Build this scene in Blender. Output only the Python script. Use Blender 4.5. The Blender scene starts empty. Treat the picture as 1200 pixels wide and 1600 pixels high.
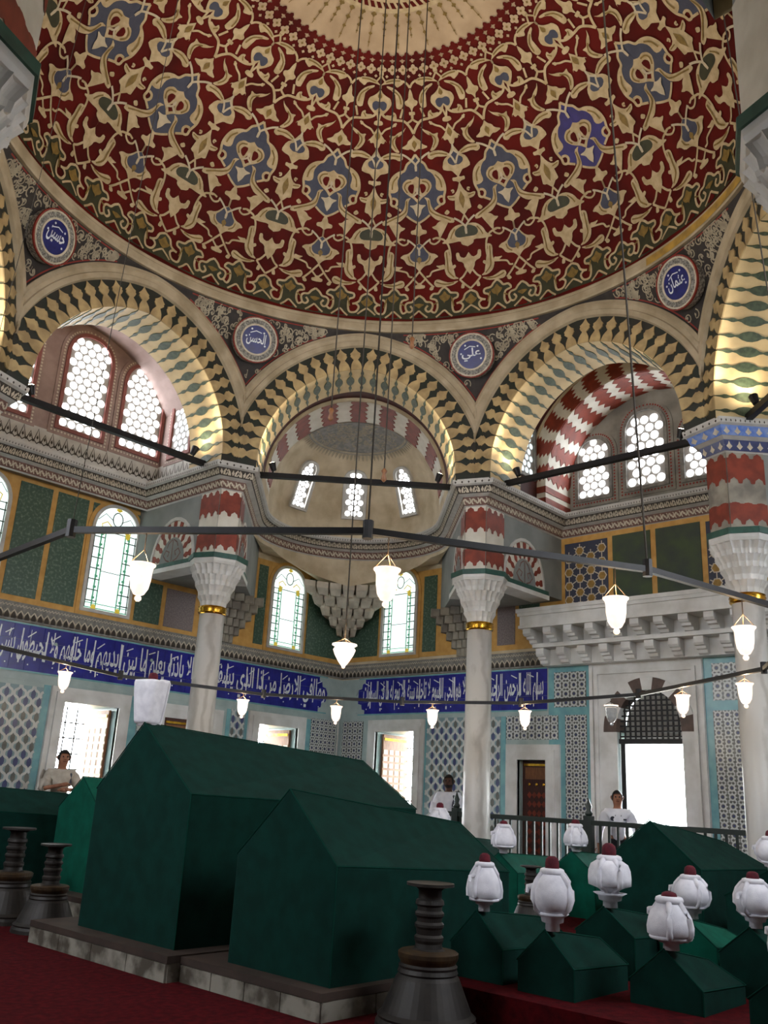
import bpy, math, random
from mathutils import Vector, Matrix
random.seed(7)
pi = math.pi
scene = bpy.context.scene
COL = scene.collection

# ------------------------------------------------------------------ camera
cam_data = bpy.data.cameras.new('camera')
cam_data.sensor_fit = 'VERTICAL'; cam_data.sensor_height = 32.0; cam_data.sensor_width = 24.0
cam_data.lens = 1389.84 * 32.0 / 1600.0
cam_data.clip_start = 0.05; cam_data.clip_end = 300
cam = bpy.data.objects.new('camera', cam_data); COL.objects.link(cam)
CAM = Vector((-6.605, -6.620, 1.40))
_y, _p, _r = math.radians(42.989), math.radians(17.640), math.radians(3.051)
_f = Vector((math.cos(_y) * math.cos(_p), math.sin(_y) * math.cos(_p), math.sin(_p)))
_rt = Vector((math.sin(_y), -math.cos(_y), 0)); _up = _rt.cross(_f)
_R = _rt * math.cos(_r) + _up * math.sin(_r); _U = _up * math.cos(_r) - _rt * math.sin(_r)
cam.matrix_world = Matrix(((_R.x, _U.x, -_f.x, CAM.x), (_R.y, _U.y, -_f.y, CAM.y), (_R.z, _U.z, -_f.z, CAM.z), (0, 0, 0, 1)))
scene.camera = cam

# ------------------------------------------------------------------ sky, exposure
world = bpy.data.worlds.new('sky'); scene.world = world; world.use_nodes = True
bg = world.node_tree.nodes['Background']
bg.inputs[0].default_value = (0.90, 0.95, 1.0, 1); bg.inputs[1].default_value = 15.0
scene.view_settings.view_transform = 'Standard'; scene.view_settings.look = 'None'
scene.view_settings.gamma = 1.0; scene.view_settings.use_curve_mapping = False
scene.view_settings.exposure = 1.65
PANE_LIGHT = 3.0          # brightness of daylight in the glass of the windows
REAR_LIGHT = 7.0
DOME_W = 30.0              # tie-beam spotlights, aimed up into the dome
SPOT_W = 4.5              # small spotlights on the tie beams
LAMP_W = 3.5              # glass lamps

# ------------------------------------------------------------------ helpers
def lin(h):
    h = h.lstrip('#'); c = [int(h[i:i + 2], 16) / 255 for i in (0, 2, 4)]
    return tuple(((x + .055) / 1.055) ** 2.4 if x > .04045 else x / 12.92 for x in c)

MATS = {}
def mat(name, c1, c2=None, scale=6.0, rough=.6, metal=0.0, bump=0.0, bscale=None, kind='noise', emit=None, estr=1.0, detail=4.0, lo=.35, hi=.65, spec=.5, trans=0.0, stretch=None):
    m = bpy.data.materials.new(name); m.use_nodes = True; MATS[name] = m
    nt = m.node_tree; b = nt.nodes['Principled BSDF']
    a = lin(c1); c = lin(c2) if c2 else tuple(x * .82 for x in a)
    tc = nt.nodes.new('ShaderNodeTexCoord'); src = tc.outputs['Object']
    geo = nt.nodes.new('ShaderNodeNewGeometry'); src = geo.outputs['Position']
    if stretch:
        mp = nt.nodes.new('ShaderNodeMapping'); mp.inputs['Scale'].default_value = stretch
        nt.links.new(src, mp.inputs['Vector']); src = mp.outputs['Vector']
    if kind == 'voronoi':
        t = nt.nodes.new('ShaderNodeTexVoronoi'); t.inputs['Scale'].default_value = scale; o = t.outputs['Distance']
    elif kind == 'wave':
        t = nt.nodes.new('ShaderNodeTexWave'); t.inputs['Scale'].default_value = scale
        t.inputs['Distortion'].default_value = 9; t.inputs['Detail'].default_value = 4; t.inputs['Detail Scale'].default_value = 1.2; o = t.outputs['Fac']
    else:
        t = nt.nodes.new('ShaderNodeTexNoise'); t.inputs['Scale'].default_value = scale; t.inputs['Detail'].default_value = detail; o = t.outputs['Fac']
    nt.links.new(src, t.inputs['Vector'])
    r = nt.nodes.new('ShaderNodeValToRGB'); r.color_ramp.elements[0].position = lo; r.color_ramp.elements[1].position = hi
    r.color_ramp.elements[0].color = (*c, 1); r.color_ramp.elements[1].color = (*a, 1)
    nt.links.new(o, r.inputs['Fac']); nt.links.new(r.outputs['Color'], b.inputs['Base Color'])
    b.inputs['Roughness'].default_value = rough; b.inputs['Metallic'].default_value = metal
    b.inputs['Specular IOR Level'].default_value = spec
    if trans: b.inputs['Transmission Weight'].default_value = trans
    if bump:
        t2 = nt.nodes.new('ShaderNodeTexNoise'); t2.inputs['Scale'].default_value = bscale or scale * 4; t2.inputs['Detail'].default_value = 3
        nt.links.new(src, t2.inputs['Vector'])
        bp = nt.nodes.new('ShaderNodeBump'); bp.inputs['Strength'].default_value = bump; bp.inputs['Distance'].default_value = .01
        nt.links.new(t2.outputs['Fac'], bp.inputs['Height']); nt.links.new(bp.outputs['Normal'], b.inputs['Normal'])
    if emit:
        b.inputs['Emission Color'].default_value = (*lin(emit), 1); b.inputs['Emission Strength'].default_value = estr
    return m

class MB:
    """collects polygons for one mesh object"""
    def __init__(s): s.v = []; s.f = []
    def poly(s, pts):
        n = len(s.v); s.v += [tuple(p) for p in pts]; s.f.append(tuple(range(n, n + len(pts))))
    def box(s, a, b, M=None):
        x0, y0, z0 = a; x1, y1, z1 = b
        c = [(x0, y0, z0), (x1, y0, z0), (x1, y1, z0), (x0, y1, z0), (x0, y0, z1), (x1, y0, z1), (x1, y1, z1), (x0, y1, z1)]
        if M: c = [tuple(M(*p)) for p in c]
        n = len(s.v); s.v += c
        for f in ((0, 3, 2, 1), (4, 5, 6, 7), (0, 1, 5, 4), (1, 2, 6, 5), (2, 3, 7, 6), (3, 0, 4, 7)): s.f.append(tuple(n + i for i in f))
    def prism(s, poly, M, lo, hi, cap_lo=True):
        k = len(poly); n = len(s.v)
        s.v += [tuple(M(p[0], p[1], lo)) for p in poly] + [tuple(M(p[0], p[1], hi)) for p in poly]
        s.f.append(tuple(range(n + k, n + 2 * k)))
        if cap_lo: s.f.append(tuple(range(n + k - 1, n - 1, -1)))
        for i in range(k):
            j = (i + 1) % k; s.f.append((n + i, n + j, n + k + j, n + k + i))
    def grid(s, fn, us, vs):
        n = len(s.v); m = len(vs)
        for u in us:
            for v in vs: s.v.append(tuple(fn(u, v)))
        for i in range(len(us) - 1):
            for j in range(m - 1):
                a = n + i * m + j; s.f.append((a, a + m, a + m + 1, a + 1))
    def tube(s, pts, r, n=8, cap=True, closed=False):
        pts = [Vector(p) for p in pts]; k = len(pts); base = len(s.v)
        rad = r if isinstance(r, (list, tuple)) else [r] * k
        for i, p in enumerate(pts):
            if closed: d = pts[(i + 1) % k] - pts[i - 1]
            else: d = pts[min(i + 1, k - 1)] - pts[max(i - 1, 0)]
            d.normalize()
            a = Vector((0, 0, 1)) if abs(d.z) < .9 else Vector((1, 0, 0))
            x = d.cross(a).normalized(); y = d.cross(x)
            for j in range(n):
                t = 2 * pi * j / n; s.v.append(tuple(p + (x * math.cos(t) + y * math.sin(t)) * rad[i]))
        for i in range(k if closed else k - 1):
            for j in range(n):
                a = base + i * n + j; b = base + i * n + (j + 1) % n; q = base + ((i + 1) % k) * n
                s.f.append((a, b, q + (j + 1) % n, q + j))
        if cap and not closed:
            s.f.append(tuple(base + j for j in range(n))); s.f.append(tuple(base + (k - 1) * n + j for j in range(n - 1, -1, -1)))
    def lathe(s, prof, c=(0, 0, 0), n=24, fn=None, cap=True):
        base = len(s.v); k = len(prof)
        for r, z in prof:
            for j in range(n):
                t = 2 * pi * j / n; q = r * (fn(t, z) if fn else 1)
                s.v.append((c[0] + q * math.cos(t), c[1] + q * math.sin(t), c[2] + z))
        for i in range(k - 1):
            for j in range(n):
                a = base + i * n; j2 = (j + 1) % n
                s.f.append((a + j, a + j2, a + n + j2, a + n + j))
        if cap:
            s.f.append(tuple(base + j for j in range(n - 1, -1, -1))); s.f.append(tuple(base + (k - 1) * n + j for j in range(n)))
    def stroke(s, pts, w, M, off, close=False):
        P = [Vector((p[0], p[1])) for p in pts]; k = len(P); L = []
        for i in range(k):
            if close: d = P[(i + 1) % k] - P[i - 1]
            else: d = P[min(i + 1, k - 1)] - P[max(i - 1, 0)]
            if d.length < 1e-9: d = Vector((1, 0))
            d.normalize(); nn = Vector((-d.y, d.x)) * (w / 2); L.append((P[i] + nn, P[i] - nn))
        n = len(s.v)
        for a, b in L: s.v.append(tuple(M(a.x, a.y, off))); s.v.append(tuple(M(b.x, b.y, off)))
        for i in range(k if close else k - 1):
            a = n + 2 * i; b = n + 2 * ((i + 1) % k); s.f.append((a, b, b + 1, a + 1))
    def fill(s, pts, M, off, cuts=2):
        import bmesh
        bm = bmesh.new(); f = bm.faces.new([bm.verts.new((p[0], p[1], 0)) for p in pts])
        bmesh.ops.triangulate(bm, faces=[f]); bmesh.ops.subdivide_edges(bm, edges=bm.edges[:], cuts=cuts, use_grid_fill=True)
        bm.verts.index_update(); n = len(s.v)
        s.v += [tuple(M(v.co.x, v.co.y, off)) for v in bm.verts]; s.f += [tuple(n + v.index for v in q.verts) for q in bm.faces]
        bm.free()
    def mesh(s, name, m, smooth=False):
        me = bpy.data.meshes.new(name); me.from_pydata(s.v, [], s.f)
        if m: me.materials.append(MATS[m] if isinstance(m, str) else m)
        if smooth: me.polygons.foreach_set('use_smooth', [True] * len(me.polygons))
        me.update(); return me
    def build(s, name, m, parent=None, smooth=False, kind=None, loc=None):
        o = bpy.data.objects.new(name, s.mesh(name, m, smooth)); COL.objects.link(o)
        if parent: o.parent = parent
        if kind: o['kind'] = kind
        if loc: o.location = loc
        return o

def inst(name, me, parent=None, M=None, loc=None, rotz=None, scale=None):
    o = bpy.data.objects.new(name, me); COL.objects.link(o)
    if parent: o.parent = parent
    if M is not None: o.matrix_local = M
    if loc is not None: o.location = loc
    if rotz is not None: o.rotation_euler = (0, 0, rotz)
    if scale is not None: o.scale = scale
    return o
def empty(name, loc=(0, 0, 0), rz=0):
    o = bpy.data.objects.new(name, None); COL.objects.link(o); o.location = loc; o.rotation_euler = (0, 0, rz); o.empty_display_size = .1
    return o
def tag(o, label, cat, group=None):
    o['label'] = label; o['category'] = cat
    if group: o['group'] = group
    return o
def struct(o, label=None):
    o['kind'] = 'structure'
    if label: o['label'] = label
    return o
def smooth_line(P, n=3):
    if len(P) < 3: return P
    out = []
    for i in range(len(P) - 1):
        p0, p1, p2, p3 = P[max(i - 1, 0)], P[i], P[i + 1], P[min(i + 2, len(P) - 1)]
        for k in range(n):
            t = k / n; out.append(tuple(.5 * (2 * p1[q] + (p2[q] - p0[q]) * t + (2 * p0[q] - 5 * p1[q] + 4 * p2[q] - p3[q]) * t * t + (3 * p1[q] - p0[q] - 3 * p2[q] + p3[q]) * t ** 3) for q in (0, 1)))
    return out + [P[-1]]
def round_poly(P):
    out = []; n = len(P)
    for i in range(n):
        a, c = P[i], P[(i + 1) % n]; ea = a[0] in (0, 1); ec = c[0] in (0, 1)
        if ea and ec: out.append(a); continue
        out.append(a if ea else (a[0] * .78 + c[0] * .22, a[1] * .78 + c[1] * .22)); 
        if not ec: out.append((a[0] * .22 + c[0] * .78, a[1] * .22 + c[1] * .78))
    return out
def copy_tree(o, parent=None, link_parent=True):
    c = o.copy(); COL.objects.link(c)
    if parent: c.parent = parent
    for ch in o.children: copy_tree(ch, c)
    return c
def frange(a, b, n): return [a + (b - a) * i / n for i in range(n + 1)]

# ------------------------------------------------------------------ materials
mat('marble', '#c9c8c5', '#b0aeaa', 1.6, .35, kind='wave', lo=.0, hi=.6, bump=.05, stretch=(1, 1, .6))
mat('marble_white', '#d6d6d4', '#c0bfbb', 3.0, .4, bump=.05)
mat('stone_worn', '#a39d8f', '#77726a', 3.5, .8, bump=.3)
mat('plaster_beige', '#d3c5aa', '#baa98b', 3.0, .85, bump=.1)
mat('plaster_grey', '#97948b', '#74726c', 2.5, .85, bump=.1)
mat('wall_paint', '#8b8f8c', '#7a7e7c', 2.0, .8)
mat('carpet', '#4f0a11', '#36060c', 18, .95, bump=.5, bscale=160, spec=.1)
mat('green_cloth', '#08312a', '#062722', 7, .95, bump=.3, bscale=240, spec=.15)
mat('green_cloth_lit', '#0b5746', '#094a3b', 7, .95, bump=.3, bscale=240, spec=.15)  # lighter copy of the cloth, with the light on it put into the colour
mat('seam', '#0a3a30', None, 20, .9, spec=.1)
mat('turban_white', '#e6e6ee', '#d2d2dc', 14, .9, bump=.2, bscale=200)
mat('fez_red', '#5c0c1e', '#44081a', 30, .9, bump=.2, bscale=150)
mat('bronze', '#2c2825', '#1e1b19', 9, .55, .25, bump=.1)
mat('bronze_band', '#4a3822', '#33271a', 12, .5, .4)
mat('gold', '#d9a940', '#b5842a', 12, .25, 1.0)
mat('iron', '#17161a', '#0f0f12', 12, .5, .3)
mat('rope', '#3a342c', None, 40, .9)
mat('dome_red', '#430b07', '#5a110b', 1.3, .7, lo=.4, hi=.62, spec=.15)
mat('dome_white', '#b9a183', '#a58d70', 2.2, .8)
mat('dome_tan', '#c0ab88', '#aa956f', 9, .7)
mat('dome_pale', '#c2b49a', None, 9, .7)
mat('dome_gold', '#846a30', '#6b5524', 14, .6)
mat('dome_blue', '#3d4152', '#33364a', 7, .6)
mat('dome_vivid', '#2d2470', '#241c5e', 7, .5)
mat('dome_green', '#34351d', '#292a16', 7, .6)
mat('ring_cream', '#b5a68c', '#9a8b70', 3, .7)
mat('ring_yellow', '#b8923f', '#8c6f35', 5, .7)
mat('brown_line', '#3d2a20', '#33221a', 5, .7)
mat('red_line', '#8a2c1e', None, 8, .7)
mat('spandrel_dark', '#332c28', '#241f1d', 8, .7)
mat('spandrel_scroll', '#a89d86', '#8d8370', 9, .7)
mat('roundel_rim', '#a9a69b', '#5d5a55', 30, .7, lo=.42, hi=.6)
mat('roundel_blue', '#1c2570', '#141b58', 9, .3)
mat('letter_white', '#dfe4ea', '#ccd3dd', 12, .35)
mat('voussoir_yellow', '#bea576', '#9a835c', 5, .6)
mat('voussoir_dark', '#2b2a25', '#1f2a22', 6, .5)
mat('soffit_cream', '#d6c193', '#c2ab80', 3, .6)
mat('soffit_green', '#4b5a44', '#334030', 16, .5)
mat('band_red', '#8a3824', '#702b1b', 6, .6)
mat('band_white', '#dad6ca', '#c9c4b6', 4, .6)
mat('dark_red_paint', '#4c1712', '#3a110e', 5, .7)
mat('frieze_dark', '#3f372f', '#2f2923', 12, .7)
mat('frieze_brown', '#7a5a50', '#644840', 12, .7)
mat('frieze_light', '#d3c9b6', '#b8ad98', 10, .7)
mat('frieze_grey', '#8b8984', '#6d6c69', 12, .7)
mat('purple_paint', '#9a837c', '#86706a', 4, .7)
mat('purple_line', '#87504a', None, 9, .7)
mat('orange_trim', '#d0a25a', '#bf9046', 6, .6)
mat('green_marble', '#7f9182', '#3a5445', 22, .35, lo=.50, hi=.80, detail=8)
mat('green_panel', '#3f5030', '#333d36', 3, .6)
mat('red_granite', '#8d8280', '#716666', 40, .4)
mat('tile_teal', '#7db0b4', '#6a9ca6', 5, .25, bump=.03)
mat('tile_grey', '#a5b5b3', '#94a5a5', 4, .3)
mat('tile_white', '#c9ccc9', '#b9bdbb', 6, .25)
mat('tile_blue', '#4a5078', '#3f4668', 9, .25)
mat('tile_olive', '#6a6c66', '#575a58', 9, .25)
mat('tile_cobalt', '#26298f', '#1c1f78', 5, .22)
mat('plaster_window', '#aaa7a3', '#98948f', 6, .8)
mat('window_rim', '#c9c7c2', None, 6, .7)
mat('lead', '#55584f', None, 9, .6)
mat('leaf_glass', '#b8a43a', '#8c7c25', 9, .3, emit='#c8b040', estr=.22)
mat('glass_green', '#4f8a6a', None, 9, .3, emit='#5fa886', estr=.16)
mat('door_wood', '#4a1d12', '#32120b', 10, .5, stretch=(6, 6, 1))
mat('shutter_wood', '#8a5a34', '#6e4427', 8, .5, stretch=(6, 6, 1))
mat('rail_paint', '#10241d', '#0b1a15', 9, .45)
mat('skin', '#9c6a50', '#8a5b45', 14, .6)
mat('skin_dark', '#5b3a2a', '#4c2f22', 14, .6)
mat('hair', '#15110f', None, 40, .7)
mat('shirt', '#e3e4ec', '#d3d5e0', 10, .85)
mat('vest', '#b9b2a6', '#a49c90', 10, .85)
mat('trousers', '#17181f', '#101117', 10, .85)
mat('badge', '#1b2034', None, 20, .5)
mat('glass_pane', '#ffffff', None, 6, .3, emit='#f7fbff', estr=PANE_LIGHT)
mat('glass_pane_side', '#dfeef2', None, 6, .3, emit='#dff0f5', estr=.35)
mat('glass_stained', '#ffffff', '#e8fbff', 1.5, .3, emit='#e8fbf6', estr=.36)
mat('glass_rear', '#ffffff', None, 6, .3, emit='#f4f8ff', estr=REAR_LIGHT)
mat('lamp_glass', '#fff0d8', None, 6, .2, emit='#ffd9a0', estr=9.0)
mat('lamp_shell', '#f6e6d2', '#ecd6bc', 20, .15, emit='#ffe6cf', estr=.42)
mat('lamp_unlit', '#cfd4d8', '#b6bcc2', 20, .1, trans=.6)
mat('spot_glow', '#fff4dc', None, 6, .3, emit='#ffe7bd', estr=30)
mat('porch_stone', '#b9b2a4', '#a29b8d', 3, .8)
mat('glaze_blue', '#4f74c4', '#7d94c9', 12, .3)
mat('tile_teal_dark', '#7d979b', '#6d878d', 5, .3)
mat('dirt', '#6d675c', '#4b463e', 3.0, .9, bump=.3)
mat('soffit_green2', '#2c5a50', '#23473f', 8, .5); mat('voussoir_brown', '#5c4a42', '#4a3b35', 8, .6)
mat('plinth_top', '#43362f', '#332a25', 5, .6); mat('stone_face', '#8f8b80', '#4a443a', 5, .8, bump=.3, lo=.4, hi=.6)
mat('stone_pale', '#d0c8b8', '#aca494', 3.5, .8, bump=.3)
mat('leaf_gold', '#a8833c', '#8c6c30', 12, .6)
# ================================================================== STRUCTURE
W = 7.525            # inner half width of the square hall
AP = 4.90            # apothem of the inner face of the arcade
T8 = AP * math.tan(pi / 8)
ZC, CC = 6.70, 0.157  # centre height / offset of the pointed arches
R_IN, R_VO, R_MO = 1.857, 2.287, 2.557
RB = 5.80            # back of the arches
S2 = math.sqrt(.5)
def ML(u, z, o=0): return (u, W - o, z)          # on the left wall
def MR(u, z, o=0): return (W - o, u, z)          # on the right wall (u = y)
def MBk(u, z, o=0): return (-W + o, u, z)
def MSd(u, z, o=0): return (u, -W + o, z)

# floor -----------------------------------------------------------
fb = MB(); fb.box((-W - 1, -W - 1, -.2), (W + 1, W + 1, 0)); floor = struct(fb.build('floor', 'carpet'), 'dark red carpet over the tomb floor')
gb = MB(); gb.box((-40, -40, -.6), (40, 40, -.3)); ground = struct(gb.build('floor_outside', 'porch_stone'), 'pale paving outside the building')

def wall(name, M, z0, z1, u0, u1, holes, m, parent=None, depth=1.0):
    """wall slab with rectangular holes and deep reveals"""
    b = MB(); us = sorted({u0, u1, *[h[0] for h in holes], *[h[1] for h in holes]}); zs = sorted({z0, z1, *[h[2] for h in holes], *[h[3] for h in holes]})
    def solid(u, z): return not any(h[0] < u < h[1] and h[2] < z < h[3] for h in holes)
    for i in range(len(us) - 1):
        for j in range(len(zs) - 1):
            if solid((us[i] + us[i + 1]) / 2, (zs[j] + zs[j + 1]) / 2):
                for o in (0, -depth): b.poly([M(us[i], zs[j], o), M(us[i + 1], zs[j], o), M(us[i + 1], zs[j + 1], o), M(us[i], zs[j + 1], o)])
    for h in holes:
        a, c, d, e = h[:4]
        for p, q in (((a, d), (a, e)), ((c, d), (c, e)), ((a, e), (c, e)), ((a, d), (c, d))):
            b.poly([M(*p, 0), M(*q, 0), M(*q, -depth), M(*p, -depth)])
    return b.build(name, m, parent)

LW = [(.97, 2.0, .5, 2.61), (5.18, 6.24, .5, 2.63)]
RW = [(5.34, 6.40, .5, 2.66), (2.25, 2.85, 0, 2.14), (-.28, .87, 0, 3.32)]
wall_left = struct(wall('wall_left', ML, 0, 3.78, -W, W, LW, 'tile_grey'), 'tiled lower left wall with calligraphy band')
wall_right = struct(wall('wall_right', MR, 0, 3.78, -W, W, RW, 'tile_grey'), 'tiled lower right wall with entrance portal')
wall('upper_wall', ML, 3.78, 13.3, -W, W, [], 'plaster_beige', wall_left)
wall('upper_wall', MR, 3.78, 13.3, -W, W, [], 'plaster_beige', wall_right)
wall_back = struct(wall('wall_back', MBk, 0, 13.3, -W, W, [], 'plaster_grey'))
wall_side = struct(wall('wall_side', MSd, 0, 13.3, -W, W, [], 'plaster_grey'))
rb = MB(); rb.box((-W - 1, -W - 1, 13.25), (W + 1, W + 1, 13.5)); struct(rb.build('ceiling_light_block', 'plaster_grey'))  # unseen slab added above the dome to stop light leaking in

# the four windows behind the camera side, which also let daylight in
def rear_window(n, M, u):
    b = MB(); b.box((u - .5, 4.3, .02), (u + .5, 6.0, .03), lambda a, c, d: M(a, c, d))
    o = struct(b.build('window_%d' % n, 'glass_rear'))
    f = MB()
    for a, c, d, e in ((u - .6, u - .5, 4.2, 6.1), (u + .5, u + .6, 4.2, 6.1), (u - .6, u + .6, 4.2, 4.3), (u - .6, u + .6, 6.0, 6.1)): f.box((a, d, 0), (c, e, .06), lambda x, y, z: M(x, y, z))
    f.build('window_frame', 'window_rim', o)
k = 20
for M in (MBk, MSd):
    for u in (-1.2, 0, 1.2, 5.5): rear_window(k, M, u); k += 1

# pier masses above the columns -----------------------------------
SYM = {'A': lambda x, y: (x, y), 'B': lambda x, y: (y, x), 'C': lambda x, y: (y, -x), 'D': lambda x, y: (x, -y),
       'E': lambda x, y: (-x, -y), 'F': lambda x, y: (-y, -x), 'Y': lambda x, y: (-y, x), 'Z': lambda x, y: (-x, y)}
AZ = {'A': 67.5, 'B': 22.5, 'C': -22.5, 'D': -67.5, 'E': -112.5, 'F': -157.5, 'Y': 157.5, 'Z': 112.5}
PERP = 1.92
PIER = [(PERP, 5.10), (2.25, 4.966), (4.81, W), (PERP, W)]
piers = {}
for c, sy in SYM.items():
    b = MB(); sh = {'E': (.17, -.185), 'F': (-.07, .075)}.get(c, (0, 0)); P = [(q[0] + sh[0], q[1] + sh[1]) for q in (sy(*p) for p in PIER)]
    b.prism(P, lambda x, y, z: (x, y, z), 5.0, 9.6)
    piers[c] = struct(b.build('wall_pier_' + {'A': 'middle_left', 'B': 'middle_right', 'C': 'right', 'D': 'far_right', 'E': 'near_right', 'F': 'near_left', 'Y': 'far_left', 'Z': 'left'}[c], 'wall_paint'), None)

# arcade: eight arches carrying the dome ------------------------------
def zarch(u, R): return ZC + math.sqrt(max(R * R - (abs(u) + CC) ** 2, 0))
def drum(th, u, z, o=0):
    """point on the inner face of the arcade side with azimuth th; the spandrels lean in towards the dome ring"""
    n = (math.cos(th), math.sin(th)); t = (math.sin(th), -math.cos(th))
    x = n[0] * AP + t[0] * u; y = n[1] * AP + t[1] * u; r = math.hypot(x, y)
    za = zarch(u, R_MO) if abs(u) + CC < R_MO else ZC
    w = min(max((z - za) / max(9.28 - za, .05), 0), 1); w = w * w * (3 - 2 * w)
    k = (r + (min(r, 4.86) - r) * w - o) / r
    return (x * k, y * k, z)
def flat(th, u, z, o=0):
    n = (math.cos(th), math.sin(th)); t = (math.sin(th), -math.cos(th))
    return (n[0] * (AP - o) + t[0] * u, n[1] * (AP - o) + t[1] * u, z)
def arc(R, n=40, clamp=T8):
    """pointed arch from right foot over the apex to the left foot as (u, z)"""
    f1 = math.acos(CC / R); pts = []
    for i in range(n + 1):
        f = f1 * i / n; pts.append((-CC + R * math.cos(f), ZC + R * math.sin(f)))
    pts = pts + [(-u, z) for u, z in pts[-2::-1]]
    return [(max(-clamp, min(clamp, u)), z) for u, z in pts]

SIDES = {0: 'right', 45: 'middle', 90: 'left', 135: 'far_left', 180: 'back', -135: 'near', -90: 'side', -45: 'far_right'}
arches = {}
for deg, nm in SIDES.items():
    th = math.radians(deg)
    b = MB(); us = frange(-T8, T8, 48)
    b.grid(lambda u, v: drum(th, u, zarch(u, R_MO - .01) + (9.31 - zarch(u, R_MO - .01)) * v, 0), us, frange(0, 1, 8))
    a = struct(b.build('wall_arch_' + nm, 'spandrel_dark', smooth=True)); arches[deg] = a
    # dark ground of the voussoir ring
    i1 = [(R_IN - CC, 6.58)] + arc(R_IN, clamp=9) + [(-(R_IN - CC), 6.58)]; o1 = [(T8, 6.58)] + arc(R_VO + .05) + [(-T8, 6.58)]
    b = MB()
    for i in range(len(i1) - 1): b.poly([flat(th, *i1[i]), flat(th, *o1[i]), flat(th, *o1[i + 1]), flat(th, *i1[i + 1])])
    b.build('voussoir_ground', 'voussoir_dark', a)
    b = MB()
    for i in range(len(i1) - 1):
        b.poly([flat(th, *i1[i]), flat(th, *i1[i + 1]), flat(th, *i1[i + 1], AP - RB), flat(th, *i1[i], AP - RB)])
    for i in range(len(i1) - 1): b.poly([flat(th, *i1[i], AP - RB), flat(th, *i1[i + 1], AP - RB), flat(th, i1[i + 1][0] * 1.4, max(6.5, 6.5 + (i1[i + 1][1] - 6.5) * 1.4), AP - RB), flat(th, i1[i][0] * 1.4, max(6.5, 6.5 + (i1[i][1] - 6.5) * 1.4), AP - RB)])
    b.build('soffit', 'soffit_cream', a, smooth=False)
    # cream moulding
    b = MB(); prof = [(R_VO, 0), (R_VO + .02, .05), (R_VO + .10, .06), (R_VO + .12, .035), (R_VO + .18, .04), (R_VO + .20, .065), (R_MO - .01, .05), (R_MO, 0)]
    rows = [arc(r) for r, o in prof]
    for k in range(len(prof) - 1):
        for i in range(len(rows[0]) - 1):
            q = [(rows[k][i], prof[k][1]), (rows[k][i + 1], prof[k][1]), (rows[k + 1][i + 1], prof[k + 1][1]), (rows[k + 1][i], prof[k + 1][1])]
            if abs(q[0][0][0]) >= T8 and abs(q[1][0][0]) >= T8 and abs(q[2][0][0]) >= T8: continue
            b.poly([flat(th, p[0], p[1], o) for p, o in q])
    b.build('arch_moulding', 'ring_cream', a)

# joggled voussoirs: yellow pieces proud of the dark ground, green plaques in the soffit
NV = 13
PROF = [(0, .47), (.08, .45), (.24, .38), (.34, .27), (.42, .17), (.46, .17), (.50, .26), (.60, .38), (.66, .33), (.72, .37), (.80, .20), (.90, .08), (.99, .01)]
pitch = math.acos(CC / R_IN) / NV
def vou_poly():
    L = []
    for p, h in PROF: L.append((R_IN + (R_VO - R_IN) * p, h * pitch))
    for p, h in PROF[::-1]: L.append((R_IN + (R_VO - R_IN) * p, -h * pitch))
    return L
vb = MB(); vb.prism([(r * math.cos(a), r * math.sin(a)) for r, a in vou_poly()], lambda u, z, o: (u, -o, z), 0, .018)
VOU = vb.mesh('voussoir', 'voussoir_yellow')
def plaque_poly(d=RB - AP):
    h = pitch * R_IN
    L = [(.0, .02), (.08, .05), (.14, .13), (.18, .13), (.24, .05), (.30, .10), (.36, .24), (.44, .33), (.52, .33), (.60, .24), (.66, .10), (.72, .05), (.78, .13), (.82, .13), (.88, .05), (1.0, .02)]
    return [(x * d, y * h) for x, y in L] + [(x * d, -y * h) for x, y in L[::-1]]
pb = MB()
pb.prism(plaque_poly(), lambda d, a, o: ((R_IN - o) * math.cos(a / R_IN), d, (R_IN - o) * math.sin(a / R_IN)), 0, .012)
PLQ = pb.mesh('soffit_plaque', 'soffit_green')
def side_matrix(th):
    # local x = u, y = outward normal, z = up, origin at the foot of the side's mid line
    n = Vector((math.cos(th), math.sin(th), 0)); t = Vector((math.sin(th), -math.cos(th), 0))
    return Matrix(((t.x, n.x, 0, n.x * AP), (t.y, n.y, 0, n.y * AP), (0, 0, 1, 0), (0, 0, 0, 1)))
for deg in (0, 45, 90, 135, -45):
    S = side_matrix(math.radians(deg)); a = arches[deg]
    for sgn in (1, -1):
        for i in range(NV):
            f = pitch * (i + .5)
            base = Matrix.Translation((-CC * sgn, 0, ZC)) @ (Matrix.Rotation(-f, 4, 'Y') if sgn > 0 else Matrix.Rotation(f, 4, 'Y') @ Matrix.Scale(-1, 4, (1, 0, 0)))
            inst('voussoir', VOU, a, S @ base)
            f = pitch * i
            if i == 0 and sgn < 0 and False: continue
            base = Matrix.Translation((-CC * sgn, 0, ZC)) @ (Matrix.Rotation(-f, 4, 'Y') if sgn > 0 else Matrix.Rotation(f, 4, 'Y') @ Matrix.Scale(-1, 4, (1, 0, 0)))
            inst('soffit_plaque', PLQ, a, S @ base)
    inst('soffit_plaque', PLQ, a, S @ Matrix.Translation((-CC, 0, ZC)) @ Matrix.Rotation(-pitch * NV, 4, 'Y'))
    inst('voussoir', VOU, a, S @ Matrix.Translation((-CC, -.004, ZC)) @ Matrix.Rotation(-pitch * (NV + .0), 4, 'Y')) if False else None

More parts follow.
